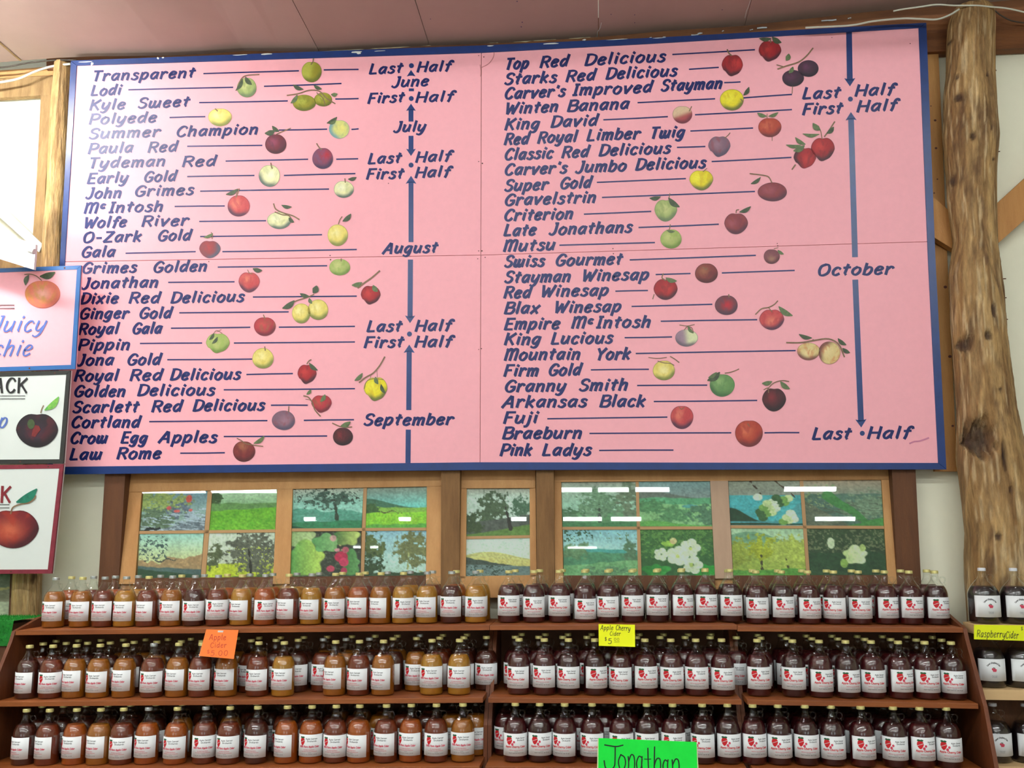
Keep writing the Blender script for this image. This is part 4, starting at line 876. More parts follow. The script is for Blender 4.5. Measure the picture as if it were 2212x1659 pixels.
p_['D3'] = [('sky', (176, 206, 170), (206, 226, 200), .4), ('hill', .25, .6, .06, .5, (120, 160, 130)), ('land', .36, .3, (140, 160, 70), (190, 200, 90), .25), ('tree', .4, .4, .2, .26, (130, 140, 30), (196, 196, 60), .9), ('tree', .8, .5, .3, .35, (150, 160, 60), (206, 214, 110), .9), ('tree', .05, .5, .2, .3, (120, 130, 40), (180, 186, 80), .8), ('branch', .4, .85, .4, .45, .035, (70, 60, 36)), ('branch', .78, .95, .72, .5, .025, (90, 84, 40)), ('land', .85, .82, (76, 140, 56), (110, 170, 70), .06)]
p_['D4'] = [('sky', (60, 80, 50), (40, 60, 44), 1), ('fleck', 0, 1, 0, .5, (110, 116, 84), .4), ('blob', .3, .3, .05, .12, (206, 216, 180)), ('land', .5, .5, (34, 60, 40), (50, 84, 50), .1), ('leafy', .6, .55, .15, .2, (206, 220, 150), (226, 232, 196)), ('blob', .45, .72, .05, .1, (150, 180, 90)), ('blob', .7, .4, .04, .08, (180, 196, 120))]

Ay = 1247
window(1, [(270, 1030), (953, 1022), (953, 1260), (257, 1264)], 0,
  [('header', [(271, 1010), (954, 1003), (954, 1050), (271, 1063)], .002, m_tan),
   ('stile', [(270, 1063), (306, 1063), (291, 1262), (256, 1262)], .0, m_tan), ('stile', [(599, 1056), (632, 1055), (626, 1262), (589, 1262)], .0, m_tan), ('stile', [(922, 1050), (953.5, 1050), (953, 1262), (920, 1262)], .0, m_tan)],
  [[(291, 1249), (589, 1246), (589, 1275), (291, 1278)], [(626, 1246), (920, 1243), (920, 1272), (626, 1275)]],
  [[(448.5, 1060), (458, 1060), (443.5, 1250), (433.5, 1250)], [(299, 1147), (595, 1143.5), (595, 1150), (299, 1153.5)], [(785, 1052), (792.5, 1052), (786, 1248), (779, 1248)], [(628, 1141.5), (921, 1139.5), (921, 1146), (628, 1148)]],
  [([(310, 1062), (449, 1059), (441, 1147), (302, 1149)], p_['A1'], 11, 'print of a garden bed and pebbly path'), ([(458, 1059), (599, 1057), (594, 1146), (452, 1147)], p_['A2'], 12, 'print of a bright green meadow'),
   ([(302, 1153), (440, 1151), (433, 1252), (296, 1252)], p_['A3'], 13, 'print of bare trees against a pale sky'), ([(450, 1151), (594, 1149), (590, 1252), (444, 1252)], p_['A4'], 14, 'print of a dark tree over yellow grass'),
   ([(633, 1054), (785, 1051), (781, 1141), (630, 1144)], p_['B1'], 15, 'print of a hanging branch over misty grass'), ([(792, 1051), (922, 1050), (921, 1140), (790, 1142)], p_['B2'], 16, 'print of a meadow and low hill'),
   ([(630, 1148), (780, 1147), (779, 1248), (627, 1250)], p_['B3'], 17, 'print of vine leaves and red berries'), ([(788, 1146), (921, 1146), (920, 1248), (786, 1248)], p_['B4'], 18, 'print of two orchard trees against sky')],
  [[(306, 1063), (599, 1056), (589, 1250), (291, 1252)], [(632, 1055), (922, 1050), (920, 1248), (626, 1250)]], [[(272, 1030), (952, 1024), (952, 1270), (258, 1274)]])
window(2, [(994, 1020), (1158, 1018), (1158, 1260), (994, 1262)], 0,
  [('header', [(994, 1005), (1157, 1004), (1157, 1054), (994, 1055)], .002, m_tan), ('stile', [(994, 1055), (1008, 1055), (1006, 1250), (993, 1250)], .0, m_tan), ('stile', [(1144, 1055), (1157, 1054), (1159, 1246), (1145, 1246)], .0, m_tan)],
  [[(993, 1245), (1159, 1242), (1159, 1290), (993, 1292)]],
  [[(1007, 1158.5), (1145, 1156), (1145, 1162), (1007, 1164.5)]],
  [([(1008, 1056), (1144, 1056), (1145, 1157), (1006, 1159)], p_['M1'], 19, 'print of an orchard lane and dark tree'), ([(1006, 1163), (1145, 1162), (1145, 1246), (1005, 1247)], p_['M2'], 20, 'print of a pond below pale hills')],
  [[(1008, 1055), (1144, 1055), (1145, 1245), (1006, 1246)]], [[(996, 1020), (1156, 1020), (1156, 1280), (996, 1280)]])
window(3, [(1197, 1018), (1925, 1016), (1938, 1260), (1199, 1262)], 0,
  [('header', [(1197, 1004), (1925, 1003), (1926, 1036), (1197, 1041)], .002, m_tan), ('stile', [(1197, 1041), (1212, 1041), (1217, 1262), (1199, 1262)], .0, m_tan),
   ('stile', [(1534, 1038), (1572.5, 1037), (1584, 1250), (1545, 1250)], .0, m_mull), ('stile', [(1904, 1035), (1926, 1034), (1938, 1262), (1918, 1262)], .0, m_tan)],
  [[(1216, 1243), (1545, 1243), (1545, 1275), (1216, 1275)], [(1584, 1243), (1919, 1242), (1919, 1275), (1584, 1275)]],
  [[(1373, 1038), (1379.5, 1038), (1386, 1247), (1378.5, 1247)], [(1214, 1138), (1540, 1137), (1540, 1143.5), (1214, 1144.5)], [(1727.5, 1036), (1735, 1036), (1750, 1246), (1742.5, 1246)], [(1578, 1134.5), (1912, 1136), (1912, 1142.5), (1578, 1141)]],
  [([(1213, 1041), (1373, 1040), (1376, 1138), (1215, 1138)], p_['C1'], 21, 'print of a grey green tree in pasture'), ([(1380, 1040), (1535, 1038), (1540, 1137), (1382, 1137)], p_['C2'], 22, 'print of rolling green valley'),
   ([(1216, 1144), (1376, 1144), (1379, 1247), (1218, 1247)], p_['C3'], 23, 'print of wooded hills under blue sky'), ([(1382, 1144), (1540, 1144), (1546, 1247), (1386, 1247)], p_['C4'], 24, 'print of white apple blossom'),
   ([(1573, 1037), (1727, 1036), (1735, 1135), (1578, 1135)], p_['D1'], 25, 'print of blossom over turquoise water'), ([(1735, 1036), (1905, 1035), (1911, 1136), (1741, 1136)], p_['D2'], 26, 'print of ploughed rows and a green track'),
   ([(1579, 1141), (1735, 1141), (1742, 1246), (1584, 1246)], p_['D3'], 27, 'print of yellow flowering orchard trees'), ([(1742, 1142), (1911, 1142), (1918, 1246), (1750, 1246)], p_['D4'], 28, 'print of white blossom in dark foliage')],
  [[(1212, 1041), (1534, 1038), (1545, 1246), (1217, 1247)], [(1573, 1037), (1904, 1035), (1918, 1246), (1584, 1246)]], [[(1198, 1020), (1925, 1018), (1936, 1272), (1200, 1274)]])
p_['L'] = [('sky', (120, 126, 104), (110, 120, 110), 1), ('land', .3, .36, (150, 140, 120), (130, 120, 96), .1), ('branch', .2, .34, 1, .3, .05, (190, 170, 110)), ('land', .62, .62, (196, 196, 170), (180, 180, 150), .02), ('branch', .2, .7, 1, 1, .03, (80, 60, 40))]
r = thing('window_4', None, None, WP.at(-30, 1330), kind='structure')
photo_print(r, [(-160, 1240), (22, 1240), (18, 1336), (-160, 1338)], p_['L'], 29, 'faded grey green print at left edge')
wpart('glass_pane', [(-160, 1240), (22, 1240), (18, 1336), (-160, 1338)], -.002, .002, m_pane, r)
wpart('stile', [(22, 1236), (31, 1236), (28, 1345), (18, 1345)], .0, .03, m_dark, r)
wpart('rail', [(-170, 1225), (24, 1225), (22, 1240), (-170, 1240)], .0, .03, m_dark, r)

# wall posts between the framed pictures
for poly, mt, lb in (([(228, 1000), (272, 1000), (256, 1262), (212, 1264)], m_dark, 'dark brown wall post left of the framed pictures'),
                     ([(953, 1000), (993.5, 1000), (992, 1330), (952, 1330)], m_weather, 'weathered brown wall post between first and narrow framed picture'),
                     ([(1158, 1000), (1196, 1000), (1199, 1330), (1160, 1330)], m_weather, 'weathered brown wall post right of the narrow framed picture'),
                     ([(1926, 1000), (1977, 1000), (1990, 1262), (1939, 1262)], m_dark, 'very dark brown wall post right of the framed pictures')):
    pl = vplane(-.095); a, b, c, d = [pl.at(*p) for p in poly]
    k = (c-b)/(b[2]-c[2]); k2 = (d-a)/(a[2]-d[2]); c = c+k*c[2]; d = d+k2*d[2]
    o = MB().slab([a, b, c, d], (0, .09, 0)).build('wall_post', mt); tag(o, lb, 'post')

# ------------------------------------------------------------------ display shelves
class Row:
    """one shelf level: front edge depth and the height of its top along x"""
    def __init__(s, Yf, pts):
        s.Yf = Yf; s.pts = [at(x, y, Yf) for x, y in pts]
    def z(s, X, unit=None):
        return float(np.interp(X, [p[0] for p in s.pts], [p[2] for p in s.pts]))
L1 = Row(-.53, [(41, 1362.5), (1060, 1351), (1590, 1350), (1592, 1353.5), (2078, 1356)])
L2 = Row(-.69, [(20, 1517), (1070, 1507), (1590, 1511), (2110, 1520)])
L3 = Row(-.80, [(0, 1664), (1060, 1655), (1590, 1660), (2125, 1672)])
XJ = [-2.33, at(1059, 1352, -.5)[0], at(1590.5, 1352, -.5)[0], 2.325]
TH = .022
for u in range(3):
    xa, xb = XJ[u]+.001, XJ[u+1]-.001
    names = ('left stained wooden display shelf holding amber cider jugs', 'middle stained wooden display shelf holding dark cherry cider jugs', 'right stained wooden display shelf at the end of the row')
    sh = thing('display_shelf', names[u], 'shelf', ((xa+xb)/2, -.4, 0), 'display shelves below the framed pictures')
    for L in (L1, L2, L3):
        za, zb = L.z(xa+.004), L.z(xb-.004)
        ins = 0 if L is L1 else .012
        x0, x1 = xa+ins, xb-ins
        P = [(x0, L.Yf, za), (x1, L.Yf, zb), (x1, -.14, zb), (x0, -.14, za)]
        MB().slab(P[::-1], (0, 0, -TH)).build('shelf_board', m_shelf, sh)
    prof = [(-.13, 0), (-.13, L1.z((xa+xb)/2)-TH*1.2), (-.50, L1.z((xa+xb)/2)-TH*1.2), (-.69, .6), (-.79, .3), (-.84, 0)]
    ends = []
    if u == 0: ends.append((xa-.02, True))
    else: ends.append((xa, False))
    if u == 2: ends.append((xb, True))
    else: ends.append((xb-.018, False))
    for (xe, outer) in ends:
        pr = list(prof)
        zt = L1.z(xe)
        if outer: pr = [(-.13, 0), (-.13, zt+.055), (-.30, zt+.05), (-.53, zt-.003), (-.55, zt-.05), (-.72, L2.z(xe)-.01), (-.81, L3.z(xe)-.01), (-.85, 0)]
        else: pr = [(-.14, 0), (-.14, L1.z(xe)-TH-.001), (-.34, L1.z(xe)-TH-.001), (-.60, .6), (-.62, 0)]
        n = len(pr)
        v = [(xe, y, z) for y, z in pr]+[(xe+.018, y, z) for y, z in pr]
        f = [tuple(range(n)), tuple(range(2*n-1, n-1, -1))]+[(i, i+n, (i+1) % n+n, (i+1) % n) for i in range(n)]
        MB().add(v, f).build('side_panel', m_side_shaded, sh)
    MB().box((xa, -.14, .0), (xb, -.128, L1.z((xa+xb)/2)-.03)).build('back_panel', m_shelfback, sh)

# pale unit at the right
RX0, RX1 = 2.375, 3.5
zr = [at(2150, 1350, -.56)[2], at(2150, 1490, -.58)[2], at(2150, 1655, -.60)[2]]
yr = [-.56, -.58, -.60]
ps = thing('pine_shelf', 'pale pine shelf unit at right edge holding near black raspberry jugs', 'shelf', (2.9, -.3, 0))
for z, y in zip(zr, yr):
    MB().slab([(RX0, y, z), (RX0, -.39, z), (RX1, -.39, z), (RX1, y, z)], (0, 0, -.045)).build('shelf_board', m_pine, ps)
for x in (RX1,): MB().box((x, -.56, 0), (x+.02, -.39, zr[0])).build('side_panel', m_pine, ps)
MB().box((RX0, -.39, 0), (RX1+.02, -.383, zr[0]-.05)).build('back_panel', m_dark, ps)

# turf covered ledge at the left
tx = min(-2.362, at(31, 1345, -.5)[0]); tz = at(20, 1341, -.5)[2]
tf = thing('turf_ledge', 'ledge draped in bright green artificial turf at left edge', 'ledge', (-2.9, -.3, 0))
MB().box((-3.6, -.49, 0), (-2.4, -.2, tz-.02)).build('bench', m_dark, tf)
mb = MB().add([(-3.6, -.5, tz), (tx, -.5, tz), (tx, -.2, tz), (-3.6, -.2, tz), (-3.6, -.505, tz-.13), (tx-.01, -.505, tz-.125),
               (-3.6, -.5, tz-.012), (tx, -.5, tz-.012)], [(0, 1, 2, 3), (0, 4, 5, 1)])
mb.build('turf_mat', m_turf, tf)
mb = MB()
for i in range(5200):
    if i % 2: p = np.array([rnd.uniform(-3.1, tx), rnd.uniform(-.5, -.2), tz]); d = np.array([rnd.uniform(-.004, .004), rnd.uniform(-.006, .002), rnd.uniform(.007, .013)])
    else: p = np.array([rnd.uniform(-3.1, tx), -.503, tz-rnd.uniform(0, .125)]); d = np.array([rnd.uniform(-.004, .004), -rnd.uniform(.006, .01), rnd.uniform(-.006, .004)])
    a = np.array([.0016, 0, 0]); mb.add([p-a, p+a, p+d], [(0, 1, 2)])
mb.build('turf_blades', m_turf, tf, kind='stuff')

# ------------------------------------------------------------------ cider jugs
HJ = .257; RJ = .0562
PROF = [(.0, .0), (.046, .0), (.053, .003), (.0562, .010), (.0562, .132), (.0556, .143), (.0538, .154), (.0502, .166), (.0448, .177), (.0375, .188), (.0295, .198), (.0232, .207), (.0190, .216), (.0166, .226), (.0158, .238), (.0172, .240), (.0172, .2435), (.0155, .2455)]
def jug_meshes(kind):
    """prototype meshes around the origin, base at z=0"""
    P = PROF; s = 1.
    if kind == 'raspberry':
        P = [(r*1.27 if z < .13 else (.0186+(.0562*1.27-.0186)*(1-min(1, (z-.130)/.082)**1.7) if z < .212 else r), z) for r, z in PROF]
    n = 26
    g = MB().lathe(P, n)
    out = {'glass': g}
    lv = .184 if kind != 'raspberry' else .172
    li = [(0, .004)]; 
    for r, z in P[1:]:
        if z < lv-.002: li.append((max(0, r-.0022), max(z, .004)))
    rl = float(np.interp(lv, [q[1] for q in P], [q[0] for q in P]))-.0022
    li += [(rl, lv), (rl*.6, lv-.0006), (0, lv-.0006)]
    out['liquid'] = MB().lathe(li, n)
    c = MB().lathe([(0, .257), (.0162, .257), (.0178, .2555), (.0181, .250), (.0181, .2435), (.0172, .2425)], 20)
    out['cap'] = c
    # finger ring on the right side of the neck
    h = MB(); cx, cz = .0345, .212
    ring = [(cx+.0125*math.cos(a), 0, cz+.014*math.sin(a)) for a in np.linspace(0, 2*math.pi, 17)]
    h.tube(ring, .0034, 7, caps=False)
    h.tube([(cx+.006, 0, cz-.013), (cx+.010, 0, cz-.022), (cx+.014, 0, cz-.027)], [.003, .003, .002], 6)
    h.tube([(.016, 0, cz+.014), (cx-.006, 0, cz+.012)], .0034, 6)
    out['handle'] = h
    # paper label and its printing, wrapped round the front (towards -y)
    R = P[4][0]+.0009; half = math.radians(74 if kind != 'raspberry' else 56); z0, z1 = (.032, .131)
    def wrap(u, v, off=0.):      # u in metres along the paper, v up
        a = u/R; return ((R+off)*math.sin(a), -(R+off)*math.cos(a), v)
    W = R*half; lb = MB(); k = 16; v = []
    for i in range(k+1):
        u = -W+2*W*i/k
        v += [wrap(u, z0), wrap(u, z1), wrap(u, z0, -.0006), wrap(u, z1, -.0006)]
    f = []
    for i in range(k):
        a = 4*i; b = a+4; f += [(a, b, b+1, a+1), (a+1, b+1, b+3, a+3), (a+2, a, a+1, a+3) if i == 0 else (a+2, b+2, b, a)]
    out['label'] = lb.add(v, f)
    pr = MB(); q = lambda p: wrap(p[0], -p[1], .0004)
    def ell(cx, cy, rx, ry, mi, fn=None, n=14, o=.0004):
        pts = [wrap(cx, cy, o)]
        for t in (.35, .7, 1.):
            for a in np.linspace(0, 2*math.pi, n, endpoint=False):
                s = 1-.32*max(0, -math.sin(a)) if fn else 1
                pts.append(wrap(cx+rx*math.cos(a)*s*t, cy+ry*math.sin(a)*t, o))
        f = [(0, 1+q, 1+(q+1) % n) for q in range(n)]+[(1+k*n+q, 1+(k+1)*n+q, 1+(k+1)*n+(q+1) % n, 1+k*n+(q+1) % n) for k in range(2) for q in range(n)]
        pr.add(pts, f, mi)
    def txt(t, x0, x1, y, cap, pen, mi, shear=.0): write(pr, t, x0, x1, -y, 0, cap, q, pen=pen, shear=shear, mi=mi, contrast=.2, seg=2)
    if kind == 'raspberry':
        word = "Carver's Raspberry Cider"; lay, tot = layout(word, 12, 30)
        for ch, gx in lay:
            a = math.radians(150-120*(gx/tot)); cxx, czz = .030*math.cos(a), .082+.030*math.sin(a)
            for kd, pts in GL[ch][1]:
                if kd == 's': pts = spline(pts, 2)
                pp = []
                for p in pts:
                    lx, ly = p[0]*.00006, p[1]*.00007; th = a-math.pi/2
                    pp.append((cxx+lx*math.cos(th)-ly*math.sin(th), -(czz+lx*math.sin(th)+ly*math.cos(th))))
                ribbon(pr, pp, lambda t: .0011, q, 2)
        for (x, y, r_) in ((-.005, .086, .0052), (.003, .084, .0055), (-.001, .079, .0052), (.006, .078, .0042), (.008, .083, .004)): ell(x, y, r_, r_, 4, o=.0004+r_*.01)
        ell(-.001, .0925, .004, .0016, 1); ell(.003, .091, .003, .0015, 1)
        txt('Carver', -.012, .014, .054, .004, .2, 3, .3); txt('Orchards', -.010, .012, .048, .003, .2, 3, .3)
    else:
        cx, rx, ry = (-.036, .0125, .0185) if kind == 'apple' else (-.031, .0145, .0190)
        ell(cx, .1005, rx, ry, 0, True, n=20)
        for q_ in (-1, 1): ell(cx+q_*rx*.42, .1185, rx*.5, .0042, 1, o=.0009)
        n_ = 8; pts = [(cx-rx*1.02+2.04*rx*t/n_, .0945+.012*t/n_) for t in range(n_+1)]
        pr.add([wrap(u, v_+o_, .0011) for u, v_ in pts for o_ in (-.001, .001)], [(2*t, 2*t+2, 2*t+3, 2*t+1) for t in range(n_)], 5)
        if kind == 'cherry':
            ell(-.008, .0945, .0050, .0055, 4, o=.0006); ell(-.0155, .0845, .0056, .0062, 4, o=.0006)
            txt('Kyle Carver', .001, .046, .109, .0056, .2, 2, .1); txt('Orchards', .006, .044, .0995, .0056, .2, 2, .1)
            txt('Apple-Cherry Cider', -.050, .048, .070, .0082, .24, 0)
            txt('100% Pure Juice from Kyle Carver', -.030, .036, .0575, .0030, .2, 4); txt('Orchards', -.006, .010, .052, .0024, .2, 3)
            txt('Half Gallon 64 fl oz', -.032, .038, .0445, .0036, .2, 2)
        else:
            txt('Kyle Carver', -.018, .036, .109, .0062, .2, 2, .1); txt('Orchards', -.012, .032, .0985, .0062, .2, 2, .1)
            txt('100% Pure Apple Cider', -.052, .046, .0735, .0082, .24, 4, .1)
            txt('No Added Ingredients', -.028, .022, .062, .0034, .2, 4); txt('Pure Apple Juice and nothing more', -.038, .034, .055, .0030, .2, 4)
            txt('Half Gallon', -.006, .008, .0495, .0022, .2, 3); txt('64 fl oz Keep cold', -.040, .034, .042, .0036, .2, 3)
    if kind == 'cherry' or kind == 'apple':
        pr.add([wrap(-W*.97, .04, .0004), wrap(-W*.93, .04, .0004), wrap(-W*.93, .12, .0004), wrap(-W*.97, .12, .0004)], [(0, 1, 2, 3)], 5) if kind == 'cherry' else None
    out['label_print'] = pr
    return out
for ch in 'zqjgf':
    pass
PRM = [m_lred, m_lgreen, m_ink, m_lgrey, m_lpink, m_lpale]
G_ADD = {'6': '56|s:46,90 26,96 10,60 10,20 28,0 46,14 46,40 28,52 10,36', '4': '56|l:36,0 36,100;l:36,98 4,30;l:4,30 54,30'}
for k, v in G_ADD.items():
    wd, st = v.split('|'); GL[k] = (float(wd), [(q[0], [tuple(float(c) for c in p.split(',')) for p in q[2:].split()]) for q in st.split(';')])
BODY = {}
for kind in ('apple', 'cherry', 'raspberry'):
    ms = jug_meshes(kind); d = {}
    for nm, mb in ms.items():
        def mk(mt, tagk):
            me = bpy.data.meshes.new('%s_%s' % (nm, tagk)); me.from_pydata(mb.v, [], mb.f)
            for x in (mt if isinstance(mt, list) else [mt]): me.materials.append(x)
            me.polygons.foreach_set('material_index', mb.m)
            if nm in ('glass', 'liquid', 'handle', 'label'): me.polygons.foreach_set('use_smooth', [True]*len(mb.f))
            me.update(); return me
        if nm == 'liquid':
            d[nm] = {k: mk(AMB[k], k) for k in AMB}
        elif nm == 'cap': d[nm] = {'gold': mk(m_gold, 'g'), 'silver': mk(m_silver, 's'), 'white': mk(m_whitecap, 'w')}
        elif nm in ('glass', 'handle'): d[nm] = mk(m_glass, kind)
        elif nm == 'label': d[nm] = mk(m_label, kind)
        else: d[nm] = mk(PRM, kind)
    BODY[kind] = d
NJ = [0]
def jug(kind, X, Y, Z, liq, cap, label, group, turn=0., dz=0., tilt=0., slope=0., hturn=0.):
    d = BODY[kind]
    r = bpy.data.objects.new('cider_jug', None); r.empty_display_size = .03; COL.objects.link(r)
    r.location = (X, Y, Z+.0005); r.rotation_euler = (0, 0, 0)
    r['label'] = label; r['category'] = 'jug'; r['group'] = group
    for nm, me in (('glass', d['glass']), ('liquid', d['liquid'][liq]), ('cap', d['cap'][cap]), ('handle', d['handle']), ('label', d['label'])):
        o = bpy.data.objects.new(nm, me); COL.objects.link(o); o.parent = r
        if nm == 'label':
            o.rotation_euler = (0, tilt, turn); o.location = (0, 0, dz)
            p = bpy.data.objects.new('label_print', d['label_print']); COL.objects.link(p); p.parent = o
        if nm == 'handle': o.rotation_euler = (0, 0, hturn)
        if nm == 'cap': o.rotation_euler = (0, 0, rnd.uniform(0, 6))
    NJ[0] += 1

ORD = 'first second third fourth fifth sixth seventh eighth ninth tenth eleventh twelfth thirteenth fourteenth fifteenth sixteenth seventeenth eighteenth nineteenth twentieth'.split()
ROWS = [ # shelf name, level, rows of (Y, cap px y, apple x list, cherry x list)
 ('top', L1, 'front', -.365, 1240, [123, 179, 228, 275, 323, 374, 422, 473, 523, 574, 625, 674, 725, 776, 822, 872, 923, 976, 1028], [1099, 1153, 1208, 1263, 1313, 1365, 1418, 1471, 1523, 1576, 1633, 1688, 1744, 1800, 1853, 1911, 1961, 2018]),
 ('top', L1, 'back', -.235, 1235, [155, 203, 250, 300, 347, 394, 442, 492, 540, 589, 641, 690, 740, 789, 837, 886, 935, 986, 1037], [1113, 1166, 1215, 1266, 1317, 1369, 1421, 1473, 1523, 1572, 1625, 1680, 1732, 1785, 1839, 1892, 1945, 2002]),
 ('middle', L2, 'front', -.57, 1390, [66, 116, 165, 217, 272, 333, 386, 437, 491, 559, 615, 725, 776, 829, 933, 993], [1121, 1176, 1228, 1285, 1340, 1393, 1449, 1503, 1559, 1636, 1712, 1769, 1826, 1882, 1940, 1997, 2054]),
 ('middle', L2, 'second', -.44, 1382, [95, 143, 190, 240, 289, 340, 391, 437, 490, 542, 596, 645, 698, 748, 798, 849, 900, 950, 1002, 1051], [1113, 1164, 1216, 1268, 1320, 1375, 1426, 1480, 1534, 1591, 1643, 1699, 1753, 1810, 1867, 1924, 1978, 2033]),
 ('middle', L2, 'back', -.31, 1374, [123, 169, 218, 266, 315, 364, 413, 461, 512, 560, 607, 657, 707, 760, 810, 859, 907, 957, 1009], [1127, 1178, 1227, 1278, 1330, 1381, 1433, 1486, 1536, 1585, 1635, 1688, 1741, 1797, 1851, 1906, 1959, 2013]),
 ('bottom', L3, 'front', -.685, 1540, [56, 108, 165, 218, 267, 320, 384, 444, 498, 557, 621, 674, 726, 776, 835, 888, 943, 1000], [1113, 1165, 1220, 1279, 1341, 1397, 1453, 1517, 1568, 1625, 1680, 1739, 1796, 1859, 1929, 1986, 2045]),
 ('bottom', L3, 'second', -.555, 1530, [91, 131, 181, 230, 282, 336, 394, 450, 500, 555, 615, 667, 719, 770, 821, 872, 925, 976, 1028], [1093, 1145, 1197, 1251, 1305, 1357, 1410, 1465, 1519, 1566, 1620, 1675, 1729, 1787, 1844, 1907, 1967, 2022]),
 ('bottom', L3, 'back', -.425, 1522, [144, 194, 241, 292, 339, 389, 441, 490, 540, 587, 634, 684, 735, 783, 833, 883, 933, 984], [1097, 1149, 1199, 1252, 1312, 1364, 1417, 1469, 1520, 1609, 1665, 1718, 1772, 1826, 1880, 1935, 1989])]
TOPL = ['amber', 'amber', 'red', 'light', 'red', 'amber', 'dark', 'red', 'light', 'orange', 'red', 'light', 'amber', 'orange', 'amber', 'light', 'light', 'dark', 'light']
MIDL = ['red', 'red', 'amber', 'amber', 'amber', 'red', 'amber', 'orange', 'light', 'amber', 'red', 'amber', 'light', 'light', 'orange', 'amber']
MIDL = ['dark', 'red', 'amber', 'amber', 'amber', 'red', 'amber', 'red', 'amber', 'red', 'light', 'amber', 'red', 'amber', 'light', 'light']
BOTL = ['dark', 'red', 'orange', 'amber', 'red', 'orange', 'orange', 'red', 'red', 'dark', 'orange', 'orange', 'red', 'orange', 'red', 'orange', 'red', 'amber']
TONE = {'light': 'light amber', 'amber': 'amber', 'orange': 'orange amber', 'red': 'russet', 'dark': 'dark russet', 'cherry': 'cherry red', 'deep': 'deep cherry'}
for (sname, L, rname, Y, cy, xa, xc) in ROWS:
    for kind, xs in (('apple', xa), ('cherry', xc)):
        prev = -99
        for i, x in enumerate(xs):
            X = at(x, cy, Y)[0]
            if X-prev < RJ*2+.001: X = prev+RJ*2+.001
            prev = X
            if kind == 'apple':
                if rname == 'front': liq = {'top': TOPL, 'middle': MIDL, 'bottom': BOTL}[sname][i]
                else: liq = rnd.choice(['amber', 'red', 'light', 'red', 'orange'] if sname == 'top' else ['red', 'dark', 'amber', 'dark'])
                cap = 'silver' if (sname == 'top' and rnd.random() < .5) or rnd.random() < .15 else 'gold'
                turn = rnd.gauss(-.12, .22)
            else:
                liq = rnd.choice(['cherry', 'deep', 'cherry']) if sname != 'bottom' else rnd.choice(['deep', 'cherry'])
                cap = 'gold'; turn = rnd.gauss(.0, .22)
            j = min(i, 19)
            side = 'left' if kind == 'apple' else 'left of the dark jugs'
            lb = '%s cider jug, %s from %s, %s row of %s shelf' % (TONE[liq], ORD[j], 'left end' if kind == 'apple' else 'left among cherry jugs', rname, sname)
            dz = rnd.uniform(-.004, .004); tilt = 0
            if sname == 'top' and rname == 'front' and kind == 'cherry' and i == 3: dz = -.014; lb = 'cherry red cider jug with low slipped label, fourth left cherry jug, top front row'
            yj = Y+rnd.uniform(-.006, .006)
            jug(kind, X, yj, L.z(X), liq, cap, lb, '%s cider jugs on the %s shelf' % ('apple' if kind == 'apple' else 'apple cherry', sname), turn, dz, 0., hturn=rnd.gauss(-.1, .3))
RASP = [('top', -.467, zr[0], [(2089, 'front'), (2147, 'front'), (2216, 'front'), (2275, 'front')], 1238), 
        ('middle', -.475, zr[1], [(2122, 'front'), (2186, 'front'), (2250, 'front')], 1380), ('bottom', -.485, zr[2], [(2127, 'front'), (2178+4, 'front'), (2246, 'front')], 1530)]
for (sname, Y, z, lst, cy) in RASP:
    prev = -9
    for i, (x, rn) in enumerate(lst):
        X = at(x, cy, Y)[0]
        X = max(X, RX0+.073+.002)
        if X-prev < .1445: X = prev+.1445
        prev = X
        jug('raspberry', X, Y, z, 'black', 'white', 'near black raspberry cider jug, %s from left on %s pine shelf at right' % (ORD[i], sname), 'raspberry jugs on the pine shelf', rnd.uniform(-.12, .06), 0, hturn=-.3)

# ------------------------------------------------------------------ price cards
def card(name, label, poly, Y, mt, lines, inkm, pen, parent_parts=None, back=True, lean=0):
    pl = Plane((0, Y, at(poly[0][0], poly[0][1], Y)[2]), (0, -math.cos(lean), math.sin(lean))); P = [pl.at(*p) for p in poly]
    r = thing(name, label, 'sign', (np.mean([p[0] for p in P]), min(p[1] for p in P), min(p[2] for p in P)))
    MB().slab(P, (0, .0012, 0)).build('card', mt, r)
    for (t, x0, x1, y, sl, cap, sh) in lines:
        mb = MB(); write(mb, t, x0, x1, y, sl, cap, lambda q: pl.at(q[0], q[1], .0005), pen=pen, shear=sh, contrast=.15, seg=5, jit=.03)
        mb.build('handwriting', inkm, r)
    return r, pl
r, pl = card('price_card', 'orange handwritten card for apple cider hanging on left shelf edge', [(445.5, 1359.5), (515, 1361), (505, 1423.5), (430, 1417)], -.535, m_orange,
     [('Apple', 452, 489, 1382, .02, 12, .1), ('Cider', 454, 490, 1399, .0, 11, .1), ('$', 447, 453, 1412, 0, 8, 0), ('5.00', 454, 494, 1416, 0, 11, .15)], m_redink, .10, lean=math.radians(54))
mb = MB().box(pl.at(475, 1360)+(-.004, -.003, -.004), pl.at(480, 1366)+(.004, 0, 0)); mb.build('tape', m_signwhite, r)
r, pl = card('price_card', 'yellow handwritten card for apple cherry cider on middle shelf edge', [(1293, 1348), (1371.5, 1349.5), (1372, 1397.5), (1293.5, 1395)], -.535, m_yellow,
     [('Apple', 1297, 1325, 1361, 0, 10, .1), ('Cherry', 1330, 1362, 1361, .06, 11, .1), ('Cider', 1317, 1341, 1373, 0, 9, .1), ('$', 1306, 1311, 1384, 0, 8, 0), ('5', 1313, 1322, 1391, 0, 12, .05), ('00', 1326, 1338, 1384, 0, 6, .05)], m_ink, .11, lean=math.radians(54))
mb = MB(); ribbon(mb, [(1327, 1387), (1338, 1386.5)], lambda q: .8, lambda q: pl.at(q[0], q[1], .0005)); mb.build('underline', m_ink, r)
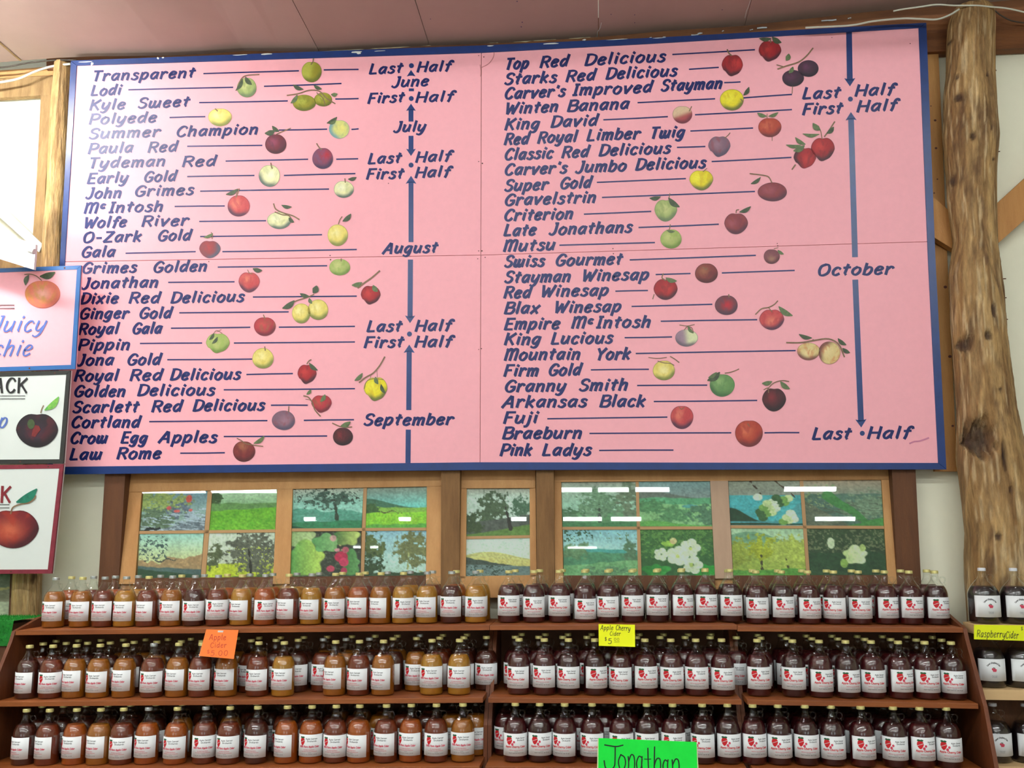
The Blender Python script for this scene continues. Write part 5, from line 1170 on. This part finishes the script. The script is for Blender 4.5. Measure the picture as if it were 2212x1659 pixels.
r, pl = card('price_card', 'long yellow handwritten card for raspberry cider on pine shelf edge', [(2104, 1349.5), (2300, 1352), (2300, 1387), (2104, 1381)], -.575, m_yellow,
     [('Raspberry', 2110, 2172, 1376, .02, 15, .1), ('Cider', 2172, 2200, 1379, .02, 15, .1), ('$', 2205, 2210, 1362, 0, 8, 0), ('5.00', 2216, 2250, 1378, 0, 18, .1)], m_ink, .085)
poly = [(1293, 1594.5), (1504.5, 1603), (1508, 1700), (1292, 1700)]
pl = vplane(-1.3)
r = thing('name_card', 'neon green handwritten Jonathan card in front of the middle shelf', 'sign', (pl.at(1400, 1700)[0], -1.3, 0))
MB().slab([pl.at(*p) for p in poly], (0, .002, 0)).build('card', m_green, r)
MB().slab([pl.at(*p, off=-.0025) for p in ((1291, 1596), (1506, 1604.5), (1511, 1702), (1289, 1702))], (0, .004, 0)).build('card_backing', m_card, r)
c = pl.at(1400, 1690); MB().box((c[0]-.01, -1.293, 0), (c[0]+.01, -1.283, c[2])).build('stake', m_pine, r)
def hand(pts, smooth=True, wd=2.6):
    mb = MB(); ribbon(mb, spline(pts, 5) if smooth else pts, lambda q: wd, lambda q: pl.at(q[0], q[1], .0008)); mb.build('handwriting', m_ink, r)
hand([(1306, 1609), (1318, 1611), (1332, 1612.5), (1346, 1609.5)]); hand([(1329, 1612), (1328.5, 1640), (1327, 1655), (1318, 1663), (1308, 1658), (1305, 1643)])
hand([(1341, 1630), (1336, 1644), (1339, 1660), (1346, 1664), (1351, 1650), (1349, 1636), (1341, 1630)])
hand([(1357, 1634), (1358, 1650), (1357, 1666)]); hand([(1358, 1645), (1363, 1631), (1369, 1633), (1371, 1648), (1370, 1666)])
hand([(1386, 1636), (1380, 1634), (1375, 1648), (1378, 1664), (1385, 1658), (1387, 1640)]); hand([(1387, 1634), (1386, 1650), (1388, 1668)])
hand([(1399.5, 1616), (1400, 1640), (1401, 1666)]); hand([(1392, 1639.5), (1400, 1640), (1406, 1639.5)], wd=1.8)
hand([(1414, 1613), (1413.5, 1640), (1413, 1668)]); hand([(1413, 1655), (1418, 1640), (1425, 1639), (1427, 1652), (1426, 1668)])
hand([(1441, 1644), (1436, 1642), (1432, 1654), (1435, 1668), (1441, 1662)]); hand([(1443, 1641), (1442, 1655), (1444, 1670)])
hand([(1452, 1641), (1453, 1656), (1452, 1670)]); hand([(1453, 1652), (1459, 1640), (1465, 1642), (1467, 1655), (1466, 1670)])

# ------------------------------------------------------------------ fluorescent lighting of the hall
NL = {}
def lamp(x, y, z, L, row, tubes=2, mt=None):
    NL[row] = NL.get(row, 0)+1
    o = thing('fluorescent_light', 'fluorescent batten %s, %s from the left in its row' % (row, ORD[NL[row]-1]), 'light', (x, y, z), 'ceiling fluorescent lights of the hall')
    MB().slab([(x-L/2, y-.07, z), (x-L/2, y+.07, z), (x+L/2, y+.07, z), (x+L/2, y-.07, z)], (0, 0, .05)).build('housing', m_housing, o)
    for k in range(tubes):
        yy = y+(k-(tubes-1)/2)*.075
        if tubes == 1: MB().tube([(x-L/2+.02, yy, z-.025), (x+L/2-.02, yy, z-.025)], .016, 8).build('tube', mt or m_tube, o)
    if tubes == 2:
        pf = [(y+.06*math.cos(a), z-.001-.05*math.sin(a)) for a in np.linspace(0, math.pi, 9)]
        v = [(x-L/2+.02, p, q) for p, q in pf]+[(x+L/2-.02, p, q) for p, q in pf]
        MB().add(v, [(i, i+1, i+10, i+9) for i in range(8)]+[tuple(range(8, -1, -1)), tuple(range(9, 18))]).build('diffuser', mt or m_tube, o)
    for s in (-1, 1): MB().box((x+s*(L/2-.01)-.009, y-.065, z-.055), (x+s*(L/2-.01)+.009, y+.065, z)).build('lamp_holder', m_housing, o)
    for s in (-1, 1): MB().tube([(x+s*L/3, y, z+.05), (x+s*L/3, y, 4.46)], .004, 5).build('hanger', m_dkcable, o)
for x in (-4.6, -2.2, .2, 2.6): lamp(x, -2.1, 4.2, .85, 'over the shelves', 1)
for x in (-5.2, -2.5, 0.2, 2.9): lamp(x, -4.6, 4.2, 2.2, 'above the camera')
for x in (-4.0, -1.2, 1.6, 4.4): lamp(x, -7.3, 4.2, 2.2, 'just behind the camera')
for x, L in ((-6.1, 1.1), (-4.95, 1.1), (.3, .5), (.86, .5), (1.45, .55), (3.8, .8)): lamp(x, -9.5, 4.2, L, 'well behind the camera')
for x, L in ((-4.45, .25), (-2.75, .25), (-.75, .3), (.35, .7), (1.1, .55), (4.6, .7)): lamp(x, -11.5, 4.2, L, 'deep in the hall')
for x, L in ((-4.2, .2), (-3.85, .2), (.3, .6)): lamp(x, -14., 4.2, L, 'at the far end of the hall', 1)
bl = thing('fluorescent_light', 'bare bright fluorescent tube under the ceiling beyond the left edge', 'light', (-3.85, -1.5, 4.27))
MB().tube([(-3.4, -1.5, 4.27), (-2.6, -1.5, 4.27)], .019, 10).build('tube', m_tube3, bl)
for x in (-3.42, -2.58):
    MB().tube([(x-.02, -1.5, 4.27), (x+.02, -1.5, 4.27)], .022, 10).build('lamp_holder', m_housing, bl); MB().tube([(x, -1.5, 4.27), (x, -1.5, 4.4)], .004, 5).build('hanger', m_dkcable, bl)

for o in bpy.data.objects:
    if '_o' in o.keys(): del o['_o']
print('jugs', NJ[0], 'objects', len(bpy.data.objects))
